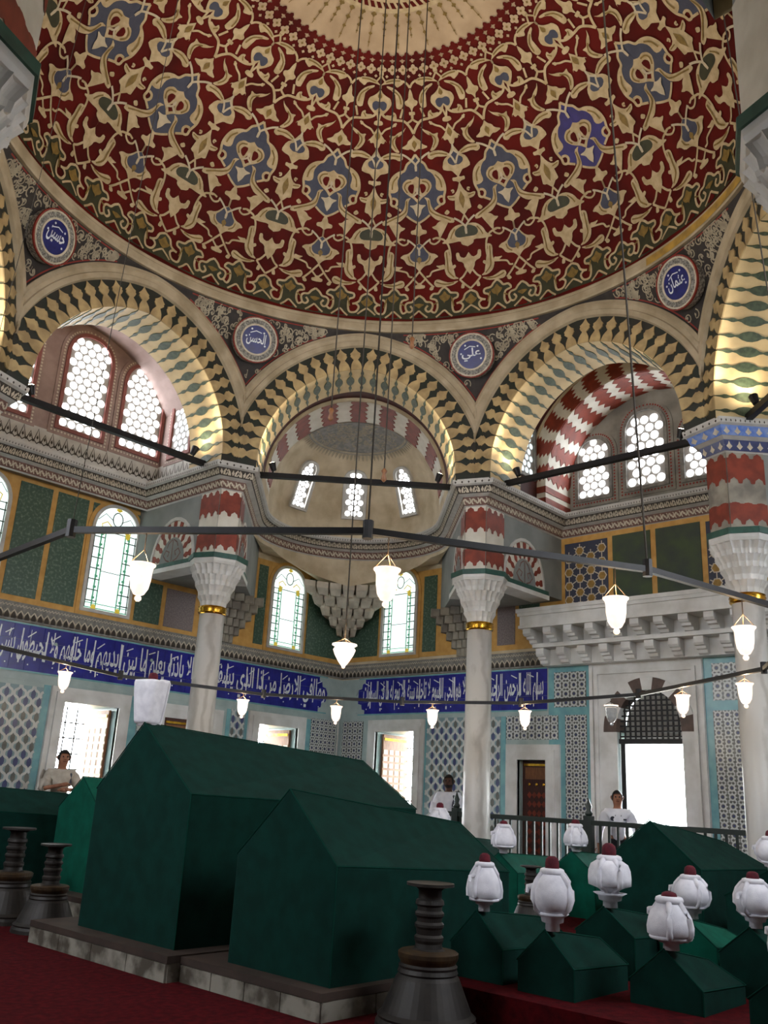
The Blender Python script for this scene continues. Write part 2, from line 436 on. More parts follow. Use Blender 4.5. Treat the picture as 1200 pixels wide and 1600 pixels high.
# spandrel scrollwork + thin red lining --------------------------------
def scroll_fill(b, th, u0, u1, seedv):
    rnd = random.Random(seedv)
    M = lambda u, z, o: drum(th, max(-T8, min(T8, u)), z, o)
    n = 0
    while n < 75:
        u = rnd.uniform(u0, u1); lo = zarch(u, R_MO) + .07; hi = 9.22
        if hi - lo < .06: n += 1; continue
        z = rnd.uniform(lo, hi); n += 1
        # keep clear of the roundel
        if math.hypot(abs(u) - T8, z - 8.79) < .42: continue
        a = rnd.uniform(0, 6.28); r = rnd.uniform(.05, .085); s = rnd.choice((1, -1))
        pts = [(u + (r * (1 - k / 14)) * math.cos(a + s * k * .55) , z + (r * (1 - k / 14)) * math.sin(a + s * k * .55)) for k in range(10)]
        pts = [(max(-T8, min(T8, p[0])), max(zarch(max(-T8, min(T8, p[0])), R_MO) + .04, min(9.24, p[1]))) for p in pts]
        b.stroke(pts, .018, M, .012)
        b.poly([M(*p, .014) for p in [(u, z + .03), (u + .02, z), (u, z - .03), (u - .02, z)]])
for deg in (0, 45, 90, 135, -45):
    th = math.radians(deg); b = MB()
    scroll_fill(b, th, .55, T8, deg + 500); scroll_fill(b, th, -T8, -.55, deg + 900)
    b.build('spandrel_scrollwork', 'spandrel_scroll', arches[deg], kind='stuff')
    b = MB()
    for sg in (1, -1):
        pts = [(sg * u, zarch(u, R_MO + .035)) for u in frange(.7, T8, 20)]
        b.stroke(pts, .02, lambda u, z, o: drum(th, u, z, o), .010)
        pts = [(sg * u, 9.235) for u in frange(.7, T8, 20)]
        b.stroke(pts, .02, lambda u, z, o: drum(th, u, z, o), .010)
    b.build('red_lining', 'red_line', arches[deg])

# dome ---------------------------------------------------------------
DR, DZ, D0 = 4.83, 3.40, 9.50
def dome(az, t, o=0):
    c = math.cos(t); s = math.sin(t)
    return ((DR - o) * c * math.cos(az), (DR - o) * c * math.sin(az), D0 + (DZ - o) * s)
b = MB(); b.grid(lambda a, t: dome(a, t), frange(0, 2 * pi, 128), frange(0, 1.135, 28))
ceiling = struct(b.build('ceiling', 'dome_red', smooth=True), 'red painted dome with tan arabesques')
b = MB(); b.grid(lambda a, t: dome(a, t), frange(0, 2 * pi, 128), frange(1.12, pi / 2 - .001, 12)); b.build('dome_cap', 'dome_white', ceiling, smooth=True)
b = MB(); b.lathe([(5.42, 9.285), (4.90, 9.285), (4.86, 9.27)], n=128, cap=False); b.build('ring_soffit_band', 'brown_line', ceiling)  # dark brown soffit below the cream ring
b = MB(); b.lathe([(4.86, 9.27), (4.80, 9.262), (4.785, 9.29), (4.785, 9.40), (4.80, 9.42), (4.80, 9.47), (4.83, 9.50), (4.86, 9.53)], n=128, cap=False); b.build('dome_ring', 'ring_cream', ceiling, smooth=False)
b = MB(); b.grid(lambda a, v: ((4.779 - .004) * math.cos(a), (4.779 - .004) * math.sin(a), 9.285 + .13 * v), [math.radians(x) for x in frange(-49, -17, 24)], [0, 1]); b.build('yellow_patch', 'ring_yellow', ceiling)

TRACE = [('F','g',0,[(0,144),(79,125),(134,106),(254,86),(224,53),(297,44),(346,71),(332,114),(220,123),(269,146),(364,147),(484,178),(610,147),(733,141),(738,120),(650,107),(642,64),(684,38),(814,43),(849,72),(749,85),(847,101),(892,131),(1000,148),(1000,19),(485,10),(0,8)]),('S','t',24,[(0,141),(79,125),(134,106),(218,102),(263,86),(233,56),(168,49),(123,66),(170,84)]),('S','t',24,[(233,53),(305,41),(355,71),(331,111),(220,123),(269,146),(364,147),(414,164),(484,178),(557,164),(610,147),(733,141),(738,120),(650,107),(642,64),(683,37),(795,40),(848,69),(787,87),(720,84)]),('S','t',24,[(749,85),(847,101),(892,131),(1000,148)]),('S','t',20,[(0,56),(75,36),(166,15)]),('S','t',20,[(330,14),(415,36),(492,52),(562,33),(642,14)]),('S','t',20,[(830,28),(909,48),(1000,66)]),('F','r',0,[(0,47),(111,14),(0,11)]),('F','r',0,[(376,14),(490,45),(606,15)]),('F','o',0,[(0,118),(0,96),(115,90),(0,69),(0,61)]),('F','o',0,[(490,160),(542,136),(616,129),(565,106),(499,100),(487,88),(471,101),(407,115),(381,131),(438,136)]),('F','o',0,[(1000,131),(933,106),(875,100),(917,83),(1000,68)]),('S','o',16,[(273,85),(358,97)]),('S','o',16,[(625,123),(671,69)]),('S','t',22,[(0,267),(89,239),(182,209),(284,182)]),('F','t',0,[(284,187),(227,188),(187,173),(224,165),(272,169)]),('S','t',20,[(0,198),(87,220),(127,232)]),('F','t',0,[(0,210),(56,197),(113,194),(102,179),(0,177),(0,147),(0,145)]),('F','t',0,[(0,405),(80,396),(166,367),(234,355),(325,351),(393,336),(310,328),(244,301),(114,295),(54,283),(0,265)]),('F','b',0,[(0,403),(72,390),(135,365),(193,351),(179,330),(117,316),(0,313)]),('F','o',0,[(0,341),(58,326),(0,303),(0,274)]),('S','o',14,[(222,343),(198,320),(116,304)]),('S','p',20,[(0,345),(0,373),(90,395),(166,410),(242,421)]),('F','t',0,[(0,506),(57,484),(69,469),(170,464),(165,448),(70,446),(0,435),(0,436)]),('F','o',0,[(0,493),(0,476),(0,450),(0,445)]),('S','t',20,[(0,436),(0,402)]),('S','t',20,[(221,421),(238,405),(319,397),(405,407),(441,420),(370,426),(284,420)]),('S','t',22,[(369,424),(513,414),(588,392),(620,369),(635,331),(612,294)]),('F','t',0,[(608,367),(534,361),(504,348),(525,305),(496,272),(536,237),(647,215),(792,214),(691,234),(632,265),(608,294),(638,322),(600,346)]),('S','o',16,[(555,352),(568,295),(579,256),(688,224)]),('S','t',20,[(507,277),(347,270),(247,262),(206,243),(137,239)]),('F','t',0,[(322,292),(411,291),(503,296),(505,272),(408,276)]),('F','t',0,[(627,279),(711,291),(736,279),(692,268),(633,269)]),('F','t',0,[(281,200),(309,219),(377,222),(452,212),(585,199),(790,207),(658,185),(484,180),(331,181)]),('S','o',16,[(326,207),(506,192),(681,197)]),('S','t',22,[(791,211),(864,224),(944,253)]),('S','t',22,[(791,211),(889,183),(1000,157)]),('F','t',0,[(834,192),(887,178),(872,161),(806,163)]),('F','t',0,[(1000,230),(901,267),(883,294),(757,305),(738,343),(806,346),(825,322),(924,314),(1000,341),(1000,354),(1000,358)]),('F','o',0,[(1000,339),(1000,294),(1000,244)]),('F','t',0,[(449,395),(587,415),(643,445),(753,468),(877,475),(1000,470),(1000,343),(1000,369),(875,381),(864,399),(651,393)]),('F','g',0,[(1000,468),(904,466),(775,451),(748,429),(808,414),(1000,415),(1000,422)]),('S','o',14,[(660,413),(702,435),(767,455)]),('F','o',0,[(1000,413),(1000,396),(1000,358)]),('S','p',22,[(775,505),(896,487),(1000,459),(1000,427)]),('F','t',0,[(139,612),(275,605),(289,575),(349,550),(499,530),(670,515),(775,505),(774,486),(655,488),(530,500),(401,506),(298,525),(236,543),(217,576),(204,597)]),('S','o',16,[(250,597),(261,555),(367,534),(538,517),(705,498)]),('F','t',0,[(655,488),(532,504),(419,496),(364,481),(277,477),(331,466),(383,462),(419,445),(422,425),(458,424),(458,453),(526,482)]),('F','t',0,[(567,533),(641,549),(702,535),(630,523)]),('F','b',0,[(0,783),(102,761),(199,746),(291,723),(435,713),(572,697),(641,659),(633,631),(587,608),(480,602),(516,576),(351,554),(255,530),(141,514),(0,496)]),('F','t',0,[(314,719),(458,711),(598,692),(653,659),(639,630),(515,631),(431,643),(464,679),(404,703)]),('S','o',16,[(452,701),(559,677),(580,645)]),('S','t',26,[(0,788),(103,765),(220,749),(291,724),(435,715),(572,696),(638,667),(651,635),(601,603),(598,581),(515,574),(458,590),(493,605),(575,608)]),('S','t',24,[(515,573),(374,555)]),('S','t',22,[(256,532),(141,514),(0,497)]),('F','t',0,[(0,716),(0,700),(107,687),(228,689),(330,673),(352,654),(283,633),(186,618),(92,607),(0,586)]),('F','r',0,[(56,668),(174,667),(222,650),(166,632),(95,626)]),('F','r',0,[(0,648),(82,619),(0,603)]),('S','o',16,[(129,679),(246,672),(288,653),(224,632)]),('S','p',20,[(0,652),(0,631),(116,614)]),('F','p',0,[(0,587),(64,578),(199,577),(88,561),(62,540),(0,520)]),('F','o',0,[(0,700),(0,680),(0,664)]),('S','p',22,[(0,721),(0,746),(103,765),(243,783),(382,793)]),('F','t',0,[(317,784),(437,796),(653,797),(855,781),(902,768),(708,769),(526,773),(413,762),(318,770)]),('S','o',14,[(387,781),(617,785),(821,775)]),('S','p',20,[(862,776),(937,759),(1000,734)]),('F','t',0,[(0,867),(66,852),(170,842),(195,829),(371,815),(183,807),(104,811),(0,799),(0,788)]),('F','o',0,[(0,845),(82,830),(0,808)]),('F','t',0,[(198,898),(280,884),(442,874),(544,861),(689,866),(643,852),(676,837),(615,815),(498,798),(385,797),(481,818),(526,839),(486,859),(403,860),(275,877)]),('S','o',14,[(435,865),(562,850),(574,831),(489,810)]),('F','t',0,[(1000,810),(858,772),(709,756),(645,718),(757,710),(868,707),(919,696),(1000,677)]),('F','b',0,[(1000,803),(902,764),(804,754),(814,738),(927,727),(1000,730)]),('S','p',20,[(1000,811),(1000,790),(884,771)]),('F','t',0,[(1000,683),(949,677),(852,679),(852,664),(935,662),(1000,655),(1000,654)]),('F','t',0,[(1000,659),(930,624),(828,603),(663,607),(705,588),(816,581),(912,587),(871,564),(807,544),(871,536),(1000,537),(1000,513)]),('F','o',0,[(1000,619),(921,584),(1000,541)]),('S','o',12,[(709,598),(846,594)]),('S','t',18,[(781,624),(830,627),(837,619),(801,616)]),('S','t',20,[(1000,514),(929,486)]),('F','t',0,[(0,1038),(57,1024),(86,999),(222,991),(180,977),(52,971),(0,949)]),('F','o',0,[(0,1024),(0,999),(0,968)]),('S','t',22,[(0,950),(0,926),(155,911)]),('F','t',0,[(0,953),(95,953),(87,940),(0,941)]),('S','t',26,[(0,870),(89,895),(247,918),(486,923),(732,929),(902,944),(1000,979)]),('F','t',0,[(461,927),(484,948),(590,955),(601,939),(818,942),(726,925),(539,918)]),('S','o',12,[(540,944),(613,930)]),('F','t',0,[(789,1050),(510,1040),(312,1018),(241,990),(290,968),(383,963),(489,969),(436,988),(475,1012),(604,1031),(791,1042)]),('S','o',14,[(603,1035),(378,1014),(319,983)]),('S','t',22,[(272,965),(361,931)]),('F','t',0,[(199,1066),(358,1076),(635,1075),(833,1068),(1000,1049),(810,1055),(540,1059),(445,1042),(321,1050),(228,1056)]),('S','o',14,[(312,1068),(589,1068),(820,1061)]),('S','t',22,[(0,1041),(94,1057),(242,1067)]),('S','t',20,[(1000,1049),(1000,1037)]),('S','t',18,[(817,1059),(1000,1084)]),('F','t',0,[(1000,1101),(909,1095),(925,1086),(950,1081)]),('F','t',0,[(899,1099),(1000,1102),(1000,1091),(1000,1084)]),('F','t',0,[(1000,1037),(919,1022),(797,1011),(657,1003),(613,982),(692,966),(852,944),(914,944),(1000,989)]),('F','b',0,[(1000,989),(864,993),(766,983),(785,965),(880,955),(1000,970)]),('F','o',0,[(1000,1028),(910,1009),(1000,1000)]),('F','t',0,[(1000,921),(878,916),(866,903),(1000,899)]),('S','t',20,[(936,951),(1000,917)]),('F','t',0,[(1000,895),(885,868),(898,849),(784,848),(737,834),(786,844),(821,829),(909,834),(945,815),(1000,809)]),('F','o',0,[(1000,881),(911,860),(1000,841)]),('S','t',20,[(472,911),(632,895),(794,885),(896,867)]),('F','t',0,[(472,911),(560,911),(577,898),(490,898)])]
SEC = math.radians(11.25)
DLAY = {'g': .012, 'b': .014, 't': .020, 'r': .026, 'o': .030, 'p': .034}
bufs = {c: MB() for c in 'gbtrop'}; pal_blue = []
for k in range(16):
    c0 = math.radians(33.75 + 22.5 * k); palm = MB(); vivid = MB()
    for sg in (1, -1):
        M = lambda a, t, o: dome(c0 - sg * a * SEC, t, o)
        for kind, col, w, pts in TRACE:
            P = [(a / 1000, t / 1000) for a, t in pts]
            P = round_poly(P) if kind == 'F' else smooth_line(P)
            off = DLAY[col]
            if kind == 'F':
                big = col == 'b' and max(p[1] for p in P) - min(p[1] for p in P) > .12
                if col == 'r' and P[0][1] > .2: off = .027
                if col in 'bg' and not big and min(p[1] for p in P) > .15: off = .026
                if col == 'g' and len(P) > 40: off = .010
                (palm if big else bufs[col]).fill(P, M, off, 2 if big or len(P) > 48 else 1)
            else:
                tm = sum(p[1] for p in P) / len(P); sx = DR * math.cos(tm) * SEC; sy = math.hypot(DR * math.sin(tm), DZ * math.cos(tm))
                Q = [(a * sx, t * sy) for a, t in P]
                bufs[col].stroke(Q, w * .00155, lambda a, t, o: M(a / sx, t / sy, o), off)
    palm.build('painted_palmette', 'dome_vivid' if k == 14 else 'dome_blue', ceiling)
for c, nm, m in (('g', 'painted_lobed_border', 'dome_green'), ('b', 'painted_buds', 'dome_blue'), ('t', 'painted_scrolls', 'dome_tan'), ('r', 'painted_red_fields', 'dome_red'), ('o', 'painted_gold_veins', 'dome_gold'), ('p', 'painted_pale_stems', 'dome_pale')):
    bufs[c].build(nm, m, ceiling, kind='stuff')
# crown of quatrefoils around the pale cap, medallion with fringe
def quatre(b, a0, t0, r, off):
    pts = []
    for i in range(16):
        q = 2 * pi * i / 16; rr = r * (1 if i % 4 == 0 else (.62 if i % 4 == 2 else .86))
        pts.append((a0 + rr * math.cos(q) / (DR * math.cos(t0)), t0 + rr * math.sin(q) / 4.3))
    b.poly([dome(a, t, off) for a, t in pts])
bd, bw, bs = MB(), MB(), MB()
for i in range(80):
    a = 2 * pi * (i + .5) / 80; quatre(bd, a, 1.148, .085, .016); quatre(bd, a, 1.130, .07, .016)
    a = 2 * pi * i / 80; quatre(bw, a, 1.106, .08, .018); quatre(bs, a, 1.106, .022, .024)
    quatre(bw, 2 * pi * (i + .5) / 80, 1.082, .026, .018)
bd.build('painted_dark_quatrefoils', 'dome_red', ceiling, kind='stuff'); bw.build('painted_pale_quatrefoils', 'dome_white', ceiling, kind='stuff'); bs.build('quatrefoil_hearts', 'dome_gold', ceiling, kind='stuff')
b = MB(); b.grid(lambda a, t: dome(a, t, .02), frange(0, 2 * pi, 96), frange(1.30, 1.315, 1)); b.grid(lambda a, t: dome(a, t, .02), frange(0, 2 * pi, 96), frange(1.335, 1.35, 1))
for i in range(72):
    a = 2 * pi * i / 72; b.stroke([(a, 1.302), (a + .04, 1.325), (a + .087, 1.348)], .016, lambda x, t, o: dome(x, t, o), .022)
b.build('medallion_rim', 'dome_tan', ceiling, kind='stuff')
b = MB(); b.grid(lambda a, t: dome(a, t, .014), frange(0, 2 * pi, 96), frange(1.30, 1.5, 4)); b.build('medallion_ground', 'dome_red', ceiling)
b = MB()
for i in range(48):
    a = 2 * pi * i / 48; L = .12 if i % 2 else .085
    for q, rr in ((.0, .03), (.28, .026), (.55, .02), (.8, .013)): quatre(b, a, 1.292 - L * q, rr * 1.5, .016)
    b.stroke([(a, 1.30), (a, 1.30 - L)], .006, lambda x, t, o: dome(x, t, o), .018)
b.build('medallion_fringe', 'dome_gold', ceiling, kind='stuff')

# apses behind the diagonal arches ---------------------------------------
def apse(deg, detailed):
    th = math.radians(deg); n = Vector((math.cos(th), math.sin(th), 0)); t = Vector((math.sin(th), -math.cos(th), 0))
    def P(d, u, z): v = n * d + t * u; return (v.x, v.y, z)
    R, C0, Z0 = 1.68, 7.30, 6.90
    root = MB()
    for s in (1, -1): root.poly([P(RB, s * R, 6.55), P(C0, s * R, 6.55), P(C0, s * R, Z0), P(RB, s * R, Z0)])
    root.grid(lambda a, v: P(C0 + R * math.cos(a), R * math.sin(a), 6.55 + (Z0 - 6.55) * v), frange(-pi / 2, pi / 2, 32), [0, 1])
    root.grid(lambda a, e: P(C0 + R * math.cos(e) * math.cos(a), R * math.cos(e) * math.sin(a), Z0 + R * math.sin(e)), frange(-pi / 2, pi / 2, 32), frange(0, pi / 2, 16))
    o = struct(root.build('wall_apse_%s' % SIDES[deg], 'plaster_beige', smooth=True))
    b = MB(); b.grid(lambda a, d: P(d, R * math.cos(a), Z0 + R * math.sin(a)), frange(0, pi, 40), [RB, 6.15]); b.build('painted_vault_strip', 'dark_red_paint', o)
    b = MB(); b.grid(lambda a, d: P(d, R * math.cos(a), Z0 + R * math.sin(a)), frange(0, pi, 40), [6.25, C0]); b.build('white_vault_band', 'band_white', o)
    if not detailed: return
    b = MB(); b.tube([P(6.2, (R - .01) * math.cos(a), Z0 + (R - .01) * math.sin(a)) for a in frange(0, pi, 40)], .05, 8); b.build('vault_rib', 'ring_cream', o, smooth=True)
    # red joggled bands
    nb = 9; zig = [0, .5, -.2, .7, -.1, .8, 0, .6, -.2, .45, 0]
    for i in range(nb):
        ac = pi * (i + .5) / nb; hw = pi / nb * .25
        L = [(6.27 + (C0 - 6.29) * k / 10, ac + hw + zig[k] * .05) for k in range(11)]; Rr = [(6.27 + (C0 - 6.29) * k / 10, ac - hw + zig[k] * .05) for k in range(11)]
        b = MB(); b.prism(L + Rr[::-1], lambda d, a, q: P(d, (R - q) * math.cos(a), Z0 + (R - q) * math.sin(a)), -.005, .014); b.build('red_voussoir', 'band_red', o)
    # medallion at the crown of the half dome
    b = MB()
    def hd(az, e, q): return P(C0 + (R - q) * math.cos(e) * math.cos(az), (R - q) * math.cos(e) * math.sin(az), Z0 + (R - q) * math.sin(e))
    e0 = .93
    b.grid(lambda a, e: hd(a, e, .012), frange(-pi / 2, pi / 2, 30), frange(e0, pi / 2, 6)); m = b.build('crown_medallion', 'frieze_grey', o)
    b = MB(); rnd = random.Random(3)
    for i in range(150):
        a = rnd.uniform(-1.5, 1.5); e = rnd.uniform(e0 + .06, 1.45); q = rnd.uniform(0, 6.28)
        pts = [(a + .07 * (1 - k / 9) * math.cos(q + k * .6) / max(math.cos(e), .2) / R, e + .07 * (1 - k / 9) * math.sin(q + k * .6) / R) for k in range(7)]
        b.stroke(pts, .014, lambda x, y, w: hd(x, y, w), .02)
    for i in range(40):
        a = -pi / 2 + pi * (i + .5) / 40; b.poly([hd(a - .03, e0, .016), hd(a + .03, e0, .016), hd(a + .02, e0 - .05, .016), hd(a, e0 - .09, .016), hd(a - .02, e0 - .05, .016)])
    b.stroke([(a, e0 + .03) for a in frange(-pi / 2, pi / 2, 30)], .025, lambda x, y, w: hd(x, y, w), .022)
    b.build('medallion_scrollwork', 'spandrel_scroll', o, kind='stuff')
    # three small windows with round panes
    for i, az in enumerate((-.80, 0, .80)):
        make_bull_window(lambda u, z, q: hd(az + (u / R) / math.cos((z) / R + .10), (z) / R + .10, q), .40 if i == 1 else .36, .0, .98, 3, o, 'apse')

# round-pane windows -------------------------------------------------------
PANES = {}
def pane_mesh(r, m):
    k = (round(r, 3), m)
    if k not in PANES:
        b = MB(); b.poly([(r * math.cos(q), r * math.sin(q), 0) for q in frange(0, 2 * pi, 16)[:-1]]); b.poly([(r * .35 * math.cos(q), r * .35 * math.sin(q), .004) for q in frange(0, 2 * pi, 10)[:-1]]); PANES[k] = b.mesh('pane', m)
    return PANES[k]
def arch_outline(w, z0, z1, rise=None, n=10, grow=0.0):
    """pointed window outline in (u, z), counter-clockwise from lower left"""
    h = w / 2 + grow; rise = (w / 2 * 1.05 if rise is None else rise) + grow; zs = z1 + grow - rise
    pts = [(-h, z0 - grow), (h, z0 - grow)]
    for i in range(n + 1):
        f = pi / 2 * i / n; pts.append((h * math.cos(f) ** .85 if i < n else 0, zs + rise * math.sin(f)))
    for i in range(n - 1, -1, -1):
        f = pi / 2 * i / n; pts.append((-h * math.cos(f) ** .85, zs + rise * math.sin(f)))
    return pts
def inside(u, z, w, z0, z1, r):
    rise = w / 2 * 1.05; zs = z1 - rise
    if z < z0 + r * .3: return False
    if z <= zs: return abs(u) + r * .35 <= w / 2
    f = (z - zs) / rise
    if f >= 1: return False
    return abs(u) + r * .45 <= w / 2 * math.sqrt(1 - f * f)
def frame_between(b, A, B, M, o0, o1):
    n = len(A)
    for i in range(n):
        j = (i + 1) % n
        b.poly([M(*A[i], o1), M(*A[j], o1), M(*B[j], o1), M(*B[i], o1)])
        b.poly([M(*B[i], o0), M(*B[j], o0), M(*B[j], o1), M(*B[i], o1)])
        b.poly([M(*A[i], o0), M(*A[j], o0), M(*A[j], o1), M(*A[i], o1)])
WN = [1]
def make_bull_window(M, w, z0, z1, across, parent, kind='tall', glass='glass_pane', border=None):
    out = arch_outline(w, z0, z1)
    b = MB(); b.fill(out, M, .008, 4); o = b.build('window_lattice', 'plaster_window', parent)
    fr = MB(); frame_between(fr, out, arch_outline(w, z0, z1, grow=.065), M, -.01, .05); fr.build('window_frame', 'window_rim' if kind == 'apse' else ('purple_line' if kind == 'pink' else 'frieze_grey'), o)
    r = w / across / 2 * .80; step = w / across
    # panes follow the surface: placed by small frames
    row = 0; z = z0 + step * .55
    while z < z1:
        u = -w / 2 + (step / 2 if row % 2 == 0 else 0)
        while u < w / 2 + .03:
            if inside(u, z, w, z0, z1, r):
                p = Vector(M(u, z, .016)); px = (Vector(M(u + .02, z, .016)) - p).normalized(); pz = (Vector(M(u, z + .02, .016)) - p).normalized(); nn = (Vector(M(u, z, .05)) - p).normalized()
                px = (px - nn * px.dot(nn)).normalized(); pz = nn.cross(px)
                mm = Matrix(((px.x, pz.x, nn.x, p.x), (px.y, pz.y, nn.y, p.y), (px.z, pz.z, nn.z, p.z), (0, 0, 0, 1)))
                inst('pane', pane_mesh(r, glass), o, mm)
            u += step
        z += step * .90; row += 1
    if border:
        fr = MB(); frame_between(fr, arch_outline(w, z0, z1, grow=.06), arch_outline(w, z0, z1, grow=.17), M, -.01, .02); fr.build('painted_border', 'purple_paint' if kind == 'pink' else 'plaster_grey', o)
        fr = MB(); ring = arch_outline(w, z0, z1, grow=.105, n=14)
        L = []
        for i in range(len(ring)):
            a = Vector(ring[i]); c = Vector(ring[(i + 1) % len(ring)]); m = max(1, int((c - a).length / .06))
            L += [tuple(a + (c - a) * k / m) for k in range(m)]
        for i, p in enumerate(L): fr.poly([M(p[0] + dx, p[1] + dz, .024) for dx, dz in ((-.022, 0), (0, -.022), (.022, 0), (0, .022))])
        fr.build('painted_scallops', 'frieze_light' if kind == 'pink' else 'red_line', o, kind='stuff')
    return o
for d in (45, 135, -45): apse(d, d == 45)
apse(-135, False)
# ------------------------------------------------------------------ recesses behind the straight arches
def recess(deg, wy, rw, name):
    th = math.radians(deg); n = Vector((math.cos(th), math.sin(th), 0)); t = Vector((math.sin(th), -math.cos(th), 0))
    def P(d, u, z): v = n * d + t * u; return (v.x, v.y, z)
    b = MB(); R = 2.15; Z0 = 7.0
    q_ = PERP - .012
    for s in (1, -1): b.poly([P(RB - .02, s * q_, 6.55), P(wy, s * q_, 6.55), P(wy, s * q_, 9.5), P(RB - .02, s * q_, 9.5)])
    b.grid(lambda a, d: P(d, R * math.cos(a), Z0 + R * math.sin(a)), frange(0, pi, 32), [RB - .02, wy])
    o = struct(b.build('wall_recess_' + name, 'purple_paint' if not rw else 'dark_red_paint'))
    b = MB(); b.poly([P(wy, -2.2, 6.57), P(wy, 2.2, 6.57), P(wy, 2.2, 9.3), P(wy, -2.2, 9.3)]); b.build('tympanum', 'plaster_grey' if rw else 'purple_paint', o)
    if rw:
        x0 = 6.65; Ri = 1.72
        b = MB(); b.grid(lambda a, d: P(d, Ri * math.cos(a), Z0 + Ri * math.sin(a)), frange(0, pi, 40), [x0, wy])
        for s in (1, -1): b.poly([P(x0, s * Ri, 6.55), P(wy, s * Ri, 6.55), P(wy, s * Ri, Z0), P(x0, s * Ri, Z0)])
        for i in range(40):
            a, c = pi * i / 40, pi * (i + 1) / 40
            b.poly([P(x0, r * math.cos(q), Z0 + r * math.sin(q)) for r, q in ((Ri, a), (2.12, a), (2.12, c), (Ri, c))])
        for s in (1, -1): b.poly([P(x0, s * Ri, 6.55), P(x0, s * 2.12, 6.55), P(x0, s * 2.12, Z0), P(x0, s * Ri, Z0)])
        b.build('white_arch', 'band_white', o)
        zig = [0, .7, .1, .9, .3, 1.2, .3, .9, .1, .7, 0]; nb = 12
        for i in range(nb):
            ac = pi * (i + .5) / nb; hw = pi / nb * .27
            L = [(k, ac + hw + (zig[k] - .5) * .075) for k in range(11)]; Q = [(k, ac - hw + (zig[k] - .5) * .075) for k in range(11)]
            b = MB(); b.prism(L + Q[::-1], lambda k, a, q: P(x0 + .01 + (wy - x0 - .02) * k / 10, (Ri - q) * math.cos(a), Z0 + (Ri - q) * math.sin(a)), -.005, .012)
            b.prism([(Ri + (2.11 - Ri) * k / 10, ac + s_ * hw + (zig[k] - .5) * .06) for s_, ks in ((1, range(11)), (-1, range(10, -1, -1))) for k in ks], lambda r, a, q: P(x0 - q, r * math.cos(a), Z0 + r * math.sin(a)), -.005, .012)
            b.build('red_voussoir', 'band_red', o)
        for s in (1, -1):
            for zz in (6.62, 6.84):
                b = MB(); b.box((x0 - .012, s * Ri - .012 * 1, zz), (wy, s * Ri + .012, zz + .12), lambda d, u, z: P(d, u, z)); b.box((x0 - .012, min(s * Ri, s * 2.11), zz), (x0 + .01, max(s * Ri, s * 2.11), zz + .12), lambda d, u, z: P(d, u, z)); b.build('red_voussoir', 'band_red', o)
        b = MB(); b.tube([P(x0 - .01, 2.14 * math.cos(a), Z0 + 2.14 * math.sin(a)) for a in frange(0, pi, 40)], .035, 8); b.build('arch_rib', 'ring_cream', o, smooth=True)
    return o, P
rec_L, PL = recess(90, 7.12, False, 'left'); rec_R, PR = recess(0, W - .02, True, 'right')
recess(180, 7.3, False, 'back'); recess(-90, 7.3, False, 'side')
# tympanum windows: left wall (u = x on plane y = 7.12)
def on_L(c): return lambda u, z, o: (c + u, 7.12 - o, z)
def on_R(c): return lambda u, z, o: (W - .02 - o, c - u, z)
def window(n, label, *a, **k):
    root = struct(empty('window_%d' % n), label); make_bull_window(*a, parent=root, **k)
    return root
window(1, 'tall round-pane window at the left end of the left lunette', on_L(-1.08), .74, 7.12, 8.80, 5, kind='pink', border=True)
window(2, 'tall round-pane window in the middle of the left lunette', on_L(.26), .80, 7.12, 8.92, 5, kind='pink', border=True)
window(3, 'tall round-pane window at the right of the left lunette', on_L(1.42), .80, 7.14, 8.80, 5, kind='pink', border=True)
window(4, 'short round-pane window left of the right lunette', on_R(1.19), .64, 6.88, 8.02, 4, border=True)
window(5, 'tall round-pane window in the middle of the right lunette', on_R(.145), .74, 6.91, 8.36, 4, border=True)
window(6, 'short round-pane window right of the right lunette', on_R(-.90), .64, 6.88, 8.02, 4, border=True)
window(7, 'bluish side window beside the left lunette', lambda u, z, o: (PERP - .014 - o, 6.46 - u, z), .58, 7.12, 8.30, 4, glass='glass_pane_side', kind='pink', border=True)
window(8, 'dim side window beside the right lunette', lambda u, z, o: (6.22 + u, PERP - .014 - o, z), .56, 7.12, 8.30, 4, glass='glass_pane_side')
# palmette frieze under the left windows
b = MB(); b.box((-PERP, 6.58, 0), (PERP, 6.98, .012), lambda u, z, o: (u, 7.12 - o, z)); pf = b.build('palmette_frieze_ground', 'window_rim', rec_L)
b = MB()
for i in range(30):
    u = -PERP + .128 * (i + .5); h = .24 if i % 2 else .17
    b.stroke([(u - .06, 6.70), (u, 6.70 + h), (u + .06, 6.70)], .022, lambda a, z, o: (a, 7.12 - o, z), .016)
    b.stroke([(u - .064, 6.74), (u, 6.68), (u + .064, 6.74)], .02, lambda a, z, o: (a, 7.12 - o, z), .017)
    b.poly([(u + dx, 7.12 - .018, 6.78 + dz) for dx, dz in ((-.02, 0), (0, -.035), (.02, 0), (0, .05))])
b.build('palmette_frieze', 'frieze_dark', pf, kind='stuff')
b = MB(); b.box((5.85, 6.58, 0), (7.1, 6.98, .012), lambda u, z, o: (PERP - .013 - o, u, z)); b.build('palmette_frieze_ground', 'window_rim', rec_L)
b = MB()
for i in range(10):
    u = 5.85 + .128 * (i + .5); h = .24 if i % 2 else .17
    b.stroke([(u - .06, 6.70), (u, 6.70 + h), (u + .06, 6.70)], .022, lambda a, z, o: (PERP - .013 - o, a, z), .016)
    b.stroke([(u - .064, 6.74), (u, 6.68), (u + .064, 6.74)], .02, lambda a, z, o: (PERP - .013 - o, a, z), .017)
b.build('palmette_frieze', 'frieze_dark', rec_L, kind='stuff')

